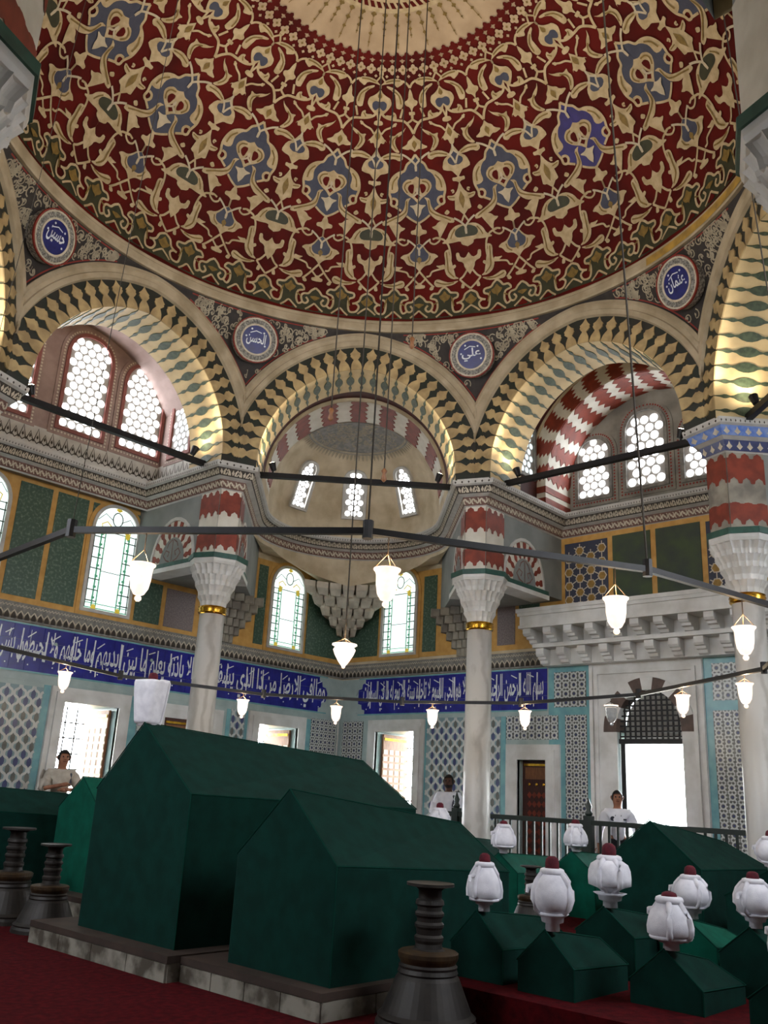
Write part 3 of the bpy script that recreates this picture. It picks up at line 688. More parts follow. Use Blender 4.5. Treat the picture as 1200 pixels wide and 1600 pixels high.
# ------------------------------------------------------------------ cornice sweeping round walls, piers and apse
nd, td = Vector((S2, S2)), Vector((S2, -S2))
path = [(-3.45, 6.17), (-2.25, 4.966), (-PERP, 5.10), (-PERP, W - .22), (PERP, W - .22), (PERP, 5.10), (2.25, 4.966)]
c0 = nd * 7.30
for a in frange(-pi / 2, pi / 2, 24): v = c0 + nd * (1.92 * math.cos(a)) + td * (1.92 * math.sin(a)); path.append((v.x, v.y))
path += [(4.966, 2.25), (5.10, PERP), (W, PERP), (W, -PERP), (5.10, -PERP), (4.966, -2.25), (6.17, -3.45)]
path = [Vector(p) for p in path]
dirs = [(path[i + 1] - path[i]).normalized() for i in range(len(path) - 1)]; nrm = [Vector((d.y, -d.x)) for d in dirs]
mit = []
for i in range(len(path)):
    a = nrm[max(i - 1, 0)]; c = nrm[min(i, len(nrm) - 1)]; mit.append((a + c) / (1 + a.dot(c)))
CPROF = [(0, 6.17), (.03, 6.19), (.06, 6.34), (.15, 6.37), (.20, 6.50), (.25, 6.52), (.26, 6.575), (.26, 6.60), (-.3, 6.60)]
def cpt(i, s, pr, z):
    q = path[i].lerp(path[i + 1], s) + mit[i].lerp(mit[i + 1], s) * pr; return (q.x, q.y, z)
trim = None
for k, m, nm in ((0, 'window_rim', 'fillet'), (1, 'frieze_brown', 'lower_frieze'), (2, 'window_rim', 'fillet'), (3, 'frieze_dark', 'upper_frieze'), (4, 'window_rim', 'fillet'), (5, 'window_rim', 'bead_strip'), (6, 'window_rim', 'fillet'), (7, 'plaster_grey', 'cornice_top')):
    b = MB()
    for i in range(len(path) - 1): b.poly([cpt(i, 0, *CPROF[k]), cpt(i, 1, *CPROF[k]), cpt(i, 1, *CPROF[k + 1]), cpt(i, 0, *CPROF[k + 1])])
    if trim is None: trim = struct(b.build('trim_1', m), 'painted cornice running round walls, piers and apse')
    else: b.build(nm, m, trim)
def fmap(i, k):
    (p0, z0), (p1, z1) = CPROF[k], CPROF[k + 1]; d = Vector((z1 - z0, -(p1 - p0))).normalized()
    return lambda s, v, o: cpt(i, s, p0 + (p1 - p0) * v + o * d.x, z0 + (z1 - z0) * v - 0 * o + o * d.y)
lo, up, dots = MB(), MB(), MB()
for i in range(len(path) - 1):
    L = (path[i + 1] - path[i]).length; n = max(1, round(L / .12))
    M1, M3 = fmap(i, 1), fmap(i, 3)
    for j in range(n):
        s0 = j / n; ds = 1 / n; h1 = .15; 
        A1 = lambda u, v, o: M1(u / L, v / h1, o)
        u0 = s0 * L; du = ds * L
        lo.stroke([(u0 + du * q, h1 * (.5 + .26 * math.sin(q * 2 * pi))) for q in frange(0, 1, 8)], .018, A1, .008)
        lo.stroke([(u0 + du * (.25 + .16 * math.cos(q)), h1 * (.42 + .28 * math.sin(q))) for q in frange(0, 4.5, 6)], .017, A1, .009)
        lo.stroke([(u0 + du * (.75 + .16 * math.cos(q + pi)), h1 * (.58 + .28 * math.sin(q + pi))) for q in frange(0, 4.5, 6)], .017, A1, .009)
        A3 = lambda u, v, o: M3(u / L, v / .14, o)
        up.poly([A3(u0 + du * x, .14 * v, .007) for x, v in ((.25, .12), (.38, .45), (.25, .85), (.12, .45))])
        up.stroke([(u0 + du * x, .14 * v) for x, v in ((.45, .15), (.52, .6), (.62, .85), (.75, .6), (.82, .85), (.92, .6), (1, .15))], .02, A3, .007)
        up.stroke([(u0 + du * x, .14 * v) for x, v in ((.6, .15), (.75, .45), (.9, .15))], .018, A3, .007)
        M5 = fmap(i, 5)
        for x in (.2, .7): dots.poly([M5((u0 + du * (x + dx)) / L, v, .004) for dx, v in ((-.08, .5), (0, .1), (.08, .5), (0, .9))])
lo.build('lower_scroll', 'frieze_light', trim, kind='stuff'); up.build('upper_palmettes', 'frieze_light', trim, kind='stuff'); dots.build('bead_row', 'frieze_dark', trim, kind='stuff')
b = MB(); i = 28 + 7
# blue repainted length of the cornice on the right pier
seg = [k for k in range(len(path) - 1) if (path[k] - Vector((5.10, -PERP))).length < .01][0]
for kk in (1, 3):
    b = MB(); M = fmap(seg, kk); M2 = fmap(seg + 1, kk)
    b.poly([M(0, 0, .012), M(1, 0, .012), M(1, 1, .012), M(0, 1, .012)]); b.poly([M2(0, 0, .012), M2(1, 0, .012), M2(1, 1, .012), M2(0, 1, .012)])
    b.build('repainted_blue_frieze', 'tile_blue' if kk == 1 else 'glaze_blue', trim)
    b = MB()
    for Mx, LL in ((M, (path[seg + 1] - path[seg]).length), (M2, (path[seg + 2] - path[seg + 1]).length)):
        n = max(2, round(LL / .14))
        for j in range(n):
            b.poly([Mx((j + .5 + dx) / n, v, .018) for dx, v in ((-.3, .4), (0, .1), (.3, .4), (.12, .6), (0, .9), (-.12, .6))])
    b.build('repainted_flowers', 'frieze_light', trim, kind='stuff')

# ------------------------------------------------------------------ squinch under the middle apse
def apse_xy(a, k=0.0):
    top = c0 + nd * (1.92 * math.cos(a)) + td * (1.92 * math.sin(a)); q = a / (pi / 2)
    wallp = Vector((W - .01, W - .01 - 2.6 * q)) if q > 0 else Vector((W - .01 + 2.6 * q, W - .01))
    return top.lerp(wallp, k)
b = MB()
def skirt(a, v):
    zs = 6.10 - .50 * max(0, 1 - abs(a) / 1.0) ** .8; p = apse_xy(a); return (p.x, p.y, 6.2 + (zs - 6.2) * v)
b.grid(skirt, frange(-pi / 2, pi / 2, 40), frange(0, 1, 4))
b.grid(lambda a, v: (*apse_xy(a, v), 6.10 - .50 * max(0, 1 - abs(a) / 1.0) ** .8), frange(-pi / 2, pi / 2, 40), frange(0, 1, 2))
sq = struct(b.build('wall_squinch', 'plaster_beige', smooth=False), 'worn stalactite squinch in the corner under the apse')
tiers = [(0.0, .52, 5.62, 5.42, 7), (.22, .46, 5.44, 5.24, 6), (.42, .38, 5.26, 5.06, 5), (.60, .28, 5.08, 4.90, 4), (.76, .18, 4.92, 4.74, 3)]
for k, amax, zt, zb, n in tiers:
    for i in range(n):
        a0 = -amax + 2 * amax * i / n; a1 = -amax + 2 * amax * (i + 1) / n; am = (a0 + a1) / 2
        bb = MB(); f0, f1 = apse_xy(a0 + .01, k), apse_xy(a1 - .01, k); fm = apse_xy(am, max(0, k - .05)); r0, r1 = apse_xy(a0 + .01, 1), apse_xy(a1 - .01, 1)
        g0, g1, gm = apse_xy(a0 + .02, k + .12), apse_xy(a1 - .02, k + .12), apse_xy(am, k + .10)
        top_ = [(*p, zt + .03) for p in (r0, f0, fm, f1, r1)]; mid = [(*p, zb + .10) for p in (r0, f0, fm, f1, r1)]; low = [(*p, zb - .02) for p in (r0, g0, gm, g1, r1)]
        for A_, B_ in ((top_, mid), (mid, low)):
            for q in range(4): bb.poly([A_[q], A_[q + 1], B_[q + 1], B_[q]])
        bb.poly(low); bb.poly(top_[::-1]); bb.build('stalactite', 'stone_pale', sq)
bb = MB(); bb.prism([(W - .01, W - .01), (W - .14, W - .01), (W - .10, W - .10), (W - .01, W - .14)], lambda x, y, z: (x, y, z), 4.10, 4.80); bb.build('corner_shaft', 'stone_pale', sq)
# worn stone brackets on the walls behind the two middle columns
for M, u, nm in ((ML, 4.05, 'left'), (MR, 4.05, 'right')):
    b = MB()
    for k in range(6):
        z = 5.0 - k * .15; h = .62 - .075 * k; d = .62 - .10 * k
        for j in range(-2, 3):
            w = 2 * h / 5; uu = u + j * w; b.prism([(uu - w * .5, 0), (uu + w * .5, 0), (uu + w * .45, d * .8), (uu, d), (uu - w * .45, d * .8)], lambda x, o, zz: M(x, zz, o), z - .15, z)
    struct(b.build('wall_bracket_' + nm, 'stone_worn'), 'worn stalactite wall bracket behind the column')

# ------------------------------------------------------------------ upper wall panels
def slab(u0, u1, z0, z1, M, m, parent, name, o=.024):
    b = MB(); b.box((u0, z0, .0), (u1, z1, o), lambda u, z, q: M(u, z, q)); return b.build(name, m, parent)
for M, par, segs in ((ML, wall_left, ((-PERP, PERP, 4.10, 6.2), (PERP, 4.75, 4.10, 5.02), (4.75, W, 4.10, 5.98))), (MR, wall_right, ((-PERP, PERP, 4.7, 6.2), (PERP, 4.80, 4.16, 5.06), (4.80, W, 4.16, 6.0)))):
    for s in segs: slab(*s, M, 'orange_trim', par, 'orange_border', .012)
for s in ((-.40, .18, 4.20, 6.12), (.28, .87, 4.20, 6.12), (2.06, 2.60, 4.18, 4.93), (4.86, 5.10, 4.2, 5.85), (6.30, 7.45, 4.2, 5.85), (-1.85, -1.62, 4.2, 6.12)): slab(*s, ML, 'green_marble', wall_left, 'green_panel')
slab(2.70, 3.36, 4.18, 4.90, ML, 'red_granite', wall_left, 'granite_panel')
for s in ((6.52, 7.45, 4.26, 5.85), (4.90, 5.25, 4.26, 5.86), (2.40, 2.86, 4.8, 5.0)): slab(*s, MR, 'green_marble', wall_right, 'green_panel')
for s in ((.13, .86, 4.75, 6.08), (-.77, .03, 4.75, 6.08)): slab(*s, MR, 'green_panel', wall_right, 'green_panel')
slab(2.95, 3.36, 4.26, 5.0, MR, 'red_granite', wall_right, 'granite_panel')
# grey strip near the left corner of the window bay and small corner triangles
for u, zt in ((.98, 6.12), (1.97, 6.12)):
    s = 1 if u < 1.5 else -1
    b = MB(); b.prism([(u - .02 * s, 6.12), (u + .36 * s, 6.12), (u + .10 * s, 5.93), (u - .02 * s, 5.70)], lambda x, z, o: ML(x, z, o), 0, .024); b.build('green_corner_panel', 'green_marble', wall_left)
slab(2.02, 2.0 + .22, 5.1, 6.12, ML, 'green_marble', wall_left, 'green_panel')
# six-pointed star panels
def star_panel(u0, u1, z0, z1):
    g = slab(u0, u1, z0, z1, MR, 'dome_blue', wall_right, 'star_panel_ground')
    b, h = MB(), MB(); s = .26; M = lambda u, z, o: MR(u, z, o)
    for i in range(5):
        for j in range(6):
            u = u0 + .05 + i * s * .87 + .06; z = z0 + .1 + j * s + (s / 2 if i % 2 else 0)
            if u > u1 - .06 or z > z1 - .06: continue
            pts = [(u + .085 * math.cos(q), z + .085 * math.sin(q)) for q in frange(0, 2 * pi, 6)]
            h.poly([M(x, y, .028) for x, y in pts[:-1]]); b.stroke(pts[:-1], .022, M, .034, close=True)
            for q in range(6):
                a = q * pi / 3 + pi / 6; p1 = (u + .075 * math.cos(a), z + .075 * math.sin(a)); p2 = (u + .135 * math.cos(a), z + .135 * math.sin(a))
                if u0 < p2[0] < u1 and z0 < p2[1] < z1: b.stroke([p1, p2], .02, M, .032)
    h.build('gold_hexagons', 'leaf_gold', g, kind='stuff'); b.build('star_lattice', 'frieze_light', g, kind='stuff')
star_panel(.96, 1.84, 4.75, 6.06); star_panel(-1.80, -.87, 4.75, 6.06)

# stained glass windows ------------------------------------------------------
def stained(n, M, c, w, z0, z1, parent_label):
    root = struct(empty('window_%d' % n), parent_label)
    Mm = lambda u, z, o: M(c + u, z, o)
    outer = arch_outline(w, z0, z1, rise=w * .52); frm = MB(); frame_between(frm, arch_outline(w, z0, z1, rise=w * .52, grow=-.06), outer, Mm, -.01, .06); frm.build('window_frame', 'window_rim', root)
    frm = MB(); frame_between(frm, outer, arch_outline(w, z0, z1, rise=w * .52, grow=.07), Mm, -.01, .03); frm.build('orange_surround', 'orange_trim', root)
    b = MB(); b.poly([Mm(u, z, .026) for u, z in arch_outline(w, z0, z1, rise=w * .52, grow=-.06)]); b.build('pane', 'glass_stained', root)
    lead, gold, grn = MB(), MB(), MB(); h = w / 2 - .06; zs = z1 - w * .52
    S = lambda B, p, ww: B.stroke(p, ww, Mm, .036)
    for s in (1, -1):
        S(lead, [(s * (h - .02), z0 + .08), (s * (h - .02), zs)], .02); S(grn, [(s * (h - .15), z0 + .1), (s * (h - .15), zs)], .03); S(grn, [(s * (h - .23), z0 + .1), (s * (h - .23), zs)], .024)
        for k in range(7):
            z = z0 + .2 + k * (zs - z0 - .25) / 6.5; S(lead, [(s * (h - .24), z), (s * h, z)], .02); S(grn, [(s * (h - .16) + q, z + .06) for q in (-.03, .03)], .04)
        for z in (z0 + .08, zs - .02): gold.poly([Mm(s * (h - .19) + .05 * math.cos(q), z + .07 * math.sin(q), .04) for q in frange(0, 2 * pi, 8)[:-1]])
        S(gold, [(s * .10, zs + .08), (s * .2, zs + .16), (s * .3, zs + .10), (s * .28, zs), (s * .18, zs + .02)], .022)
        S(lead, [(s * .08, zs + .2), (s * .25, zs + .3), (s * h * .9, zs + .16)], .014)
    S(lead, [(-h + .22, (z0 + zs) / 2), (h - .22, (z0 + zs) / 2)], .012); S(grn, [(-h, z0 + .08), (h, z0 + .08)], .018); S(grn, [(-h, z0 + .16), (h, z0 + .16)], .014); S(lead, [(-h, zs - .02), (h, zs - .02)], .016)
    S(lead, [(.10 * math.cos(q), zs + .24 + .13 * math.sin(q)) for q in frange(0, 2 * pi, 14)], .02)
    gold.poly([Mm(u, zs + .42 + z, .04) for u, z in ((-.07, 0), (0, -.04), (.07, 0), (.03, .03), (0, .07), (-.03, .03))])
    lead.build('lead_lines', 'lead', root); gold.build('gold_leaves', 'leaf_glass', root); grn.build('green_bars', 'glass_green', root)
stained(9, ML, 1.47, .98, 4.17, 6.18, 'arched stained glass window between green panels on left wall')
stained(10, ML, -.98, .94, 4.17, 6.18, 'arched stained glass window cut by the left picture edge')
stained(11, ML, 5.70, 1.0, 4.17, 5.98, 'arched stained glass window left of the corner')
stained(12, MR, 5.91, 1.02, 4.22, 6.10, 'arched stained glass window right of the corner')

# frieze with pointed crest between panels and calligraphy ----------------------
def crest(M, u0, u1, parent):
    b = MB(); b.box((u0, 3.80, 0), (u1, 4.10, .03), lambda u, z, o: M(u, z, o)); g = b.build('crest_frieze', 'frieze_grey', parent)
    d, l = MB(), MB(); n = int((u1 - u0) / .115)
    for i in range(n):
        u = u0 + .115 * (i + .5)
        d.poly([M(u + x, z, .036) for x, z in ((-.04, 3.83), (.04, 3.83), (.04, 3.88), (.022, 3.915), (0, 3.94), (-.022, 3.915), (-.04, 3.88))])
        l.stroke([(u - .0575, 3.84), (u - .05, 3.90), (u, 3.965), (u + .05, 3.90), (u + .0575, 3.84)], .022, M, .04)
        l.stroke([(u + x, 4.04 + .022 * math.sin(x * 110)) for x in frange(-.0575, .0575, 6)], .012, M, .036)
    d.build('crest_points', 'frieze_dark', g, kind='stuff'); l.build('crest_outline', 'frieze_light', g, kind='stuff')
crest(ML, -PERP, W, wall_left); crest(MR, 2.25, W, wall_right)

# calligraphy band: cobalt tiles with white letters ------------------------------
FORMS = {'ا': (0xFE8D, 0xFE8E), 'ب': (0xFE8F, 0xFE90, 0xFE91, 0xFE92), 'ة': (0xFE93, 0xFE94), 'ت': (0xFE95, 0xFE96, 0xFE97, 0xFE98), 'ث': (0xFE99, 0xFE9A, 0xFE9B, 0xFE9C), 'ح': (0xFEA1, 0xFEA2, 0xFEA3, 0xFEA4), 'خ': (0xFEA5, 0xFEA6, 0xFEA7, 0xFEA8), 'د': (0xFEA9, 0xFEAA), 'ذ': (0xFEAB, 0xFEAC), 'ر': (0xFEAD, 0xFEAE), 'س': (0xFEB1, 0xFEB2, 0xFEB3, 0xFEB4), 'ش': (0xFEB5, 0xFEB6, 0xFEB7, 0xFEB8), 'ض': (0xFEBD, 0xFEBE, 0xFEBF, 0xFEC0), 'ط': (0xFEC1, 0xFEC2, 0xFEC3, 0xFEC4), 'ع': (0xFEC9, 0xFECA, 0xFECB, 0xFECC), 'ف': (0xFED1, 0xFED2, 0xFED3, 0xFED4), 'ق': (0xFED5, 0xFED6, 0xFED7, 0xFED8), 'ل': (0xFEDD, 0xFEDE, 0xFEDF, 0xFEE0), 'م': (0xFEE1, 0xFEE2, 0xFEE3, 0xFEE4), 'ن': (0xFEE5, 0xFEE6, 0xFEE7, 0xFEE8), 'ه': (0xFEE9, 0xFEEA, 0xFEEB, 0xFEEC), 'و': (0xFEED, 0xFEEE), 'ي': (0xFEF1, 0xFEF2, 0xFEF3, 0xFEF4), 'ء': (0xFE80,), 'إ': (0xFE87, 0xFE88), 'أ': (0xFE83, 0xFE84)}
def shape(word):
    out = []; i = 0; prev = False
    while i < len(word):
        ch = word[i]
        if ch == 'ل' and i + 1 < len(word) and word[i + 1] in 'اإأ':
            base = {'ا': 0xFEFB, 'إ': 0xFEF9, 'أ': 0xFEF7}[word[i + 1]]
            out.append(chr(base + (1 if prev else 0))); prev = False; i += 2; continue
        f = FORMS[ch]; nxt = i + 1 < len(word) and len(FORMS[word[i + 1]]) > 1
        dual = len(f) == 4
        k = (3 if prev and nxt else 2 if nxt else 1 if prev else 0) if dual else (1 if prev and len(f) > 1 else 0)
        out.append(chr(f[k])); prev = dual and nxt; i += 1
    return ''.join(out[::-1])
def arabic(text): return ' '.join(shape(w) for w in text.split()[::-1])
def text_polys(body, bold=.018, res=3):
    c = bpy.data.curves.new('lettering', 'FONT'); c.body = body; c.resolution_u = res; c.offset = bold
    o = bpy.data.objects.new('lettering', c); COL.objects.link(o)
    bpy.context.view_layer.update()
    me = bpy.data.meshes.new_from_object(o.evaluated_get(bpy.context.evaluated_depsgraph_get()))
    v = [(p.co.x, p.co.y) for p in me.vertices]; f = [tuple(p.vertices) for p in me.polygons]
    bpy.data.objects.remove(o); bpy.data.curves.remove(c); bpy.data.meshes.remove(me)
    return v, f
def lettering(text, M, u_right, u_left, z0, z1, off, m, parent, name='lettering'):
    """right-to-left line fitted between two ends; M(u, z, o)"""
    v, f = text_polys(arabic(text)); x0 = min(p[0] for p in v); x1 = max(p[0] for p in v); y0 = min(p[1] for p in v); y1 = max(p[1] for p in v)
    b = MB(); b.v = [tuple(M(u_left + (u_right - u_left) * (x - x0) / (x1 - x0), z0 + (z1 - z0) * (y - y0) / (y1 - y0), off)) for x, y in v]; b.f = f
    return b.build(name, m, parent)
def band(M, ua, ub, left_is_low, parent, lines, cut_low, cut_high):
    z0, z1 = 3.03, 3.765; lo_u, hi_u = min(ua, ub), max(ua, ub)
    n = round((hi_u - lo_u) / .26); w = (hi_u - lo_u) / n
    b = MB(); b.box((.002, .002, 0), (w - .002, (z1 - z0) / 3 - .002, .02), lambda u, z, o: (Vector(M(u, z, o)) - Vector(M(0, 0, 0)))); tm = b.mesh('tile', 'tile_cobalt')
    for i in range(n):
        for j in range(3): inst('tile', tm, parent, loc=M(lo_u + i * w, z0 + j * (z1 - z0) / 3, 0))
    b = MB()
    for z in (z0 - .01, z1 + .01): b.stroke([(lo_u, z), (hi_u, z)], .03, M, .018)
    b.build('band_border', 'tile_teal', parent)
    for txt, ur, ul in lines: lettering(txt, M, ur, ul, z0 + .05, z1 - .05, .024, 'letter_white', parent)
    # tall strokes, rosettes and marks between the words
    rnd = random.Random(int(lo_u * 10) + 3); b = MB(); g = MB()
    u = lo_u + .2
    while u < hi_u - .15:
        h = rnd.choice((.42, .5, .56)); s = rnd.uniform(-.02, .02)
        b.stroke([(u, z1 - .06), (u + s, z1 - .06 - h)], .026, M, .025)
        q = u + rnd.uniform(.08, .16)
        b.stroke([(q - .07, z1 - .14 - rnd.uniform(0, .06)), (q + .06, z1 - .09)], .018, M, .026)
        if rnd.random() < .3: g.poly([M(q + .035 * math.cos(a) * (1 if k % 2 else .7), z1 - .24 + .035 * math.sin(a) * (1 if k % 2 else .7), .025) for k, a in enumerate(frange(0, 2 * pi, 14)[:-1])])
        b.poly([M(q + .014 * math.cos(a), z0 + .10 + rnd.uniform(0, .0) + .014 * math.sin(a), .026) for a in frange(0, 2 * pi, 6)[:-1]])
        u += rnd.uniform(.36, .55)
    b.build('tall_strokes', 'letter_white', parent, kind='stuff'); g.build('rosettes', 'tile_grey', parent, kind='stuff')
band(ML, -1.4, 7.05, True, wall_left, [('وما في الارض من ذا الذي يشفع', 6.98, 3.95), ('عنده الا باذنه يعلم ما بين ايديهم', 3.9, 1.45), ('وما خلفهم ولا يحيطون بشيء من علمه الا بما', 1.4, -1.35)], 0, 1)
band(MR, 2.25, 7.0, False, wall_right, [('بسم الله الرحمن الرحيم', 2.32, 3.55), ('الله لا اله الا هو الحي القيوم لا تاخذه سنة', 3.6, 5.6), ('ولا نوم له ما في السموات', 5.65, 6.85)], 1, 0)
# lobed ends at the corner
for M, s, par in ((ML, 1, wall_left), (MR, 1, wall_right)):
    b = MB()
    for zz in (3.03, 3.765):
        q = 1 if zz < 3.4 else -1
        b.prism([(7.06, zz), (6.80, zz), (6.80, zz + q * .08), (6.88, zz + q * .10), (6.90, zz + q * .20), (7.0, zz + q * .22), (7.06, zz + q * .34)], lambda u, z, o: M(u, z, o), 0, .027)
    b.build('lobed_end', 'tile_grey', par)

# lattice tile panels ---------------------------------------------------------------
def ogee(M, u0, u1, z0, z1, parent, p=.225, h=.235):
    g = slab(u0, u1, z0, z1, M, 'tile_white', parent, 'lattice_tile_panel', .012)
    leaf1, leaf2, wv, tq = MB(), MB(), MB(), MB()
    b = MB(); b.box((u0, z0, .012), (u1, z1, .014), lambda u, z, o: M(u, z, o)); b.build('panel_ground', 'tile_teal_dark', g)
    nc = max(1, int((u1 - u0) / (p / 2))); us = [u0 + p / 4 + i * p / 2 for i in range(nc)]
    for i in range(-1, nc + 1):
        uc = u0 + (i + .5) * p / 2
        pts = []
        z = z0
        while z <= z1:
            u = uc + p / 4 + (1 if i % 2 else -1) * p * .175 * (lambda w_: math.copysign(abs(w_) ** .45, w_))(math.cos(2 * pi * (z - z0) / h)); z += h / 16
            if u0 <= u <= u1: pts.append((u, z - h / 16))
            elif len(pts) > 1: wv.stroke(pts, .040, M, .018); pts = []
        if len(pts) > 1: wv.stroke(pts, .040, M, .018)
    for i in range(nc):
        z = z0 + (0 if i % 2 else h / 2)
        while z <= z1 - .02:
            if z > z0 + .02:
                (leaf1 if (i + int(z / h)) % 2 else leaf2).poly([M(us[i] + .042 * math.copysign(abs(math.cos(a)) ** 1.3, math.cos(a)), z + .078 * math.sin(a) * (1 if True else 1), .017) for a in frange(0, 2 * pi, 10)[:-1]])
            z += h
    wv.build('white_lattice', 'tile_white', g, kind='stuff'); leaf1.build('blue_leaves', 'tile_blue', g, kind='stuff'); leaf2.build('grey_leaves', 'tile_olive', g, kind='stuff')
def girih(M, u0, u1, z0, z1, parent, s=.135, big=False):
    g = slab(u0, u1, z0, z1, M, 'tile_olive', parent, 'lattice_tile_panel', .012)
    wv, dt = MB(), MB(); nx = max(1, round((u1 - u0) / s)); sx = (u1 - u0) / nx; nz = max(1, round((z1 - z0) / s)); sz = (z1 - z0) / nz; r = .34 * s
    for i in range(nx):
        for j in range(nz):
            u = u0 + (i + .5) * sx; z = z0 + (j + .5) * sz
            wv.stroke([(u + r * math.cos(a), z + r * math.sin(a)) for a in frange(0, 2 * pi, 8)[:-1]], .026 if not big else .036, M, .018, close=True)
            for a in (pi / 4, 3 * pi / 4, 5 * pi / 4, 7 * pi / 4): wv.stroke([(u + r * math.cos(a), z + r * math.sin(a)), (u + s * .68 * math.cos(a), z + s * .68 * math.sin(a))], .024, M, .016)
            if not big: wv.stroke([(u - sx / 2, z), (u - r, z)], .018, M, .015); wv.stroke([(u, z + r), (u, z + sz / 2)], .018, M, .015)
            dt.poly([M(u + r * .42 * math.cos(a), z + r * .42 * math.sin(a), .015) for a in frange(0, 2 * pi, 8)[:-1]])
    wv.build('white_lattice', 'tile_white', g, kind='stuff'); dt.build('blue_centres', 'tile_blue', g, kind='stuff')
slab(-PERP, 7.5, 2.88, 3.0, ML, 'tile_grey', wall_left, 'grey_tile_border', .008); slab(2.25, 7.5, 2.92, 3.0, MR, 'tile_grey', wall_right, 'grey_tile_border', .008)
ogee(ML, -.75, .60, .2, 2.80, wall_left); ogee(ML, 4.50, 4.86, .2, 2.85, wall_left); ogee(ML, 2.42, 2.66, .2, 2.80, wall_left); girih(ML, 6.65, 7.4, .2, 2.88, wall_left)
ogee(MR, 3.26, 5.04, .2, 2.92, wall_right); girih(MR, 6.82, 7.42, .2, 2.88, wall_right)
girih(MR, 2.02, 3.14, 2.50, 2.92, wall_right, .15, True); girih(MR, 1.45, 2.10, 3.06, 3.68, wall_right, .16, True); girih(MR, 1.45, 1.88, .2, 2.92, wall_right)
girih(MR, -1.30, -.82, 3.10, 3.68, wall_right, .16, True); girih(MR, -1.40, -.80, .2, 2.94, wall_right)
for s in ((1.37, 2.22, 0, 3.78, .006), (-1.5, -.68, 0, 3.78, .006), (3.15, 3.26, 0, 2.92, .006), (5.04, 5.14, 0, 2.92, .006)): slab(*s[:4], MR, 'tile_teal', wall_right, 'teal_tile_border', s[4])
for s in ((.60, .72, 0, 2.85, .006), (2.26, 2.42, 0, 2.85, .006), (4.40, 4.5, 0, 2.85, .006), (4.86, 4.93, 0, 2.85, .006), (6.5, 6.65, 0, 2.85, .006)): slab(*s[:4], ML, 'tile_teal', wall_left, 'teal_tile_border', s[4])

# marble window and door surrounds ----------------------------------------------------
def surround(M, u0, u1, z1, fw, parent, z0=0.0, name='marble_surround'):
    b = MB()
    for d, o in ((0, .05), (fw * .35, .085), (fw * .55, .06), (fw * .8, .035)):
        a, c, e = u0 - fw + d, u1 + fw - d, z1 + fw - d
        for r in ((a, u0, z0, e), (u1, c, z0, e), (u0, u1, z1, e)): b.box((r[0], r[2], 0), (r[1], r[3], o), lambda u, z, q: M(u, z, q))
    return b.build(name, 'marble_white', parent)
for h in LW: surround(ML, h[0], h[1], h[3], .24, wall_left, .3)
surround(MR, RW[0][0], RW[0][1], RW[0][3], .24, wall_right, .3); surround(MR, 2.25, 2.85, 2.14, .27, wall_right); surround(ML, 2.95, 4.05, 2.55, .25, wall_left)
# recessed cupboard door on the left wall, half hidden by the column
def niche_door(n, M, u0, u1, z1, o, label):
    root = struct(empty('door_%d' % n), label)
    b = MB(); b.box((u0, 0, o), (u1, z1, o + .05), lambda u, z, q: M(u, z, q)); b.build('door_leaf', 'door_wood', root)
    b = MB(); b.box((u0 + .06, z1 - .33, o + .05), (u1 - .06, z1 - .12, o + .06), lambda u, z, q: M(u, z, q)); b.build('top_panel', 'shutter_wood', root)
    b = MB(); b.box((u0 + .04, z1 - .10, o + .05), (u1 - .04, z1 - .06, o + .07), lambda u, z, q: M(u, z, q)); b.build('brass_strip', 'gold', root)
    b = MB()
    n_ = 4
    for i in range(n_):
        for j in range(9):
            u = u0 + .1 + (u1 - u0 - .2) * (i + .5) / n_; z = .3 + j * .155; s = .05
            b.poly([M(u + x * s, z + y * s * 1.2, o + .055) for x, y in ((-1, 0), (0, -1), (1, 0), (0, 1))])
    b.build('inlaid_lozenges', 'band_red', root, kind='stuff')
    for i in range(3):
        b = MB(); b.lathe([(.03, 0), (.028, .012), (.01, .02)], n=10); u = u0 + .15 + (u1 - u0 - .3) * i / 2; p = Vector(M(u, z1 - .42, o + .05)); q = Vector(M(u, z1 - .42, o + 1)) - p; q.normalize()
        me = b.mesh('boss', 'gold'); inst('boss', me, root, Matrix.Translation(p) @ q.to_track_quat('Z', 'Y').to_matrix().to_4x4())
niche_door(1, MR, 2.25, 2.85, 2.14, -.16, 'dark inlaid wooden door in the marble niche beside the entrance')
niche_door(2, ML, 2.95, 4.05, 2.55, .01, 'wooden cupboard door half hidden by the left column')
b = MB(); b.tube([(W - .09, W - .03, 1.2), (W - .09, W - .03, 2.95)], .016, 8); b.build('cable_conduit', 'window_rim', wall_left)
# ------------------------------------------------------------------ entrance portal
portal = struct(empty('door_3'), 'marble entrance portal with striped arch and iron grille, open to bright daylight')
def box_on(M, parent, name, m, *rects):
    b = MB()
    for u0, u1, z0, z1, o0, o1 in rects: b.box((u0, z0, o0), (u1, z1, o1), lambda u, z, q: M(u, z, q))
    return b.build(name, m, parent)
PC, PH = .295, .575            # centre and half width of the door opening
b = MB()
zsp = 2.62
arc_o = [(PC + .82 * math.cos(a), zsp + .90 * math.sin(a) ** .95) for a in frange(0.0001, pi - .0001, 24)]
arc_i = [(PC + PH * math.cos(a), zsp + .69 * math.sin(a) ** .9) for a in frange(0.0001, pi - .0001, 24)]
def pbox(*r): b.box((r[0], r[2], 0), (r[1], r[3], r[4]), lambda u, z, q: MR(u, z, q))
pbox(PC + .82, 1.37, 0, 3.56, .03); pbox(-.68, PC - .82, 0, 3.56, .03); pbox(-.68, 1.37, 3.56, 3.78, .03)
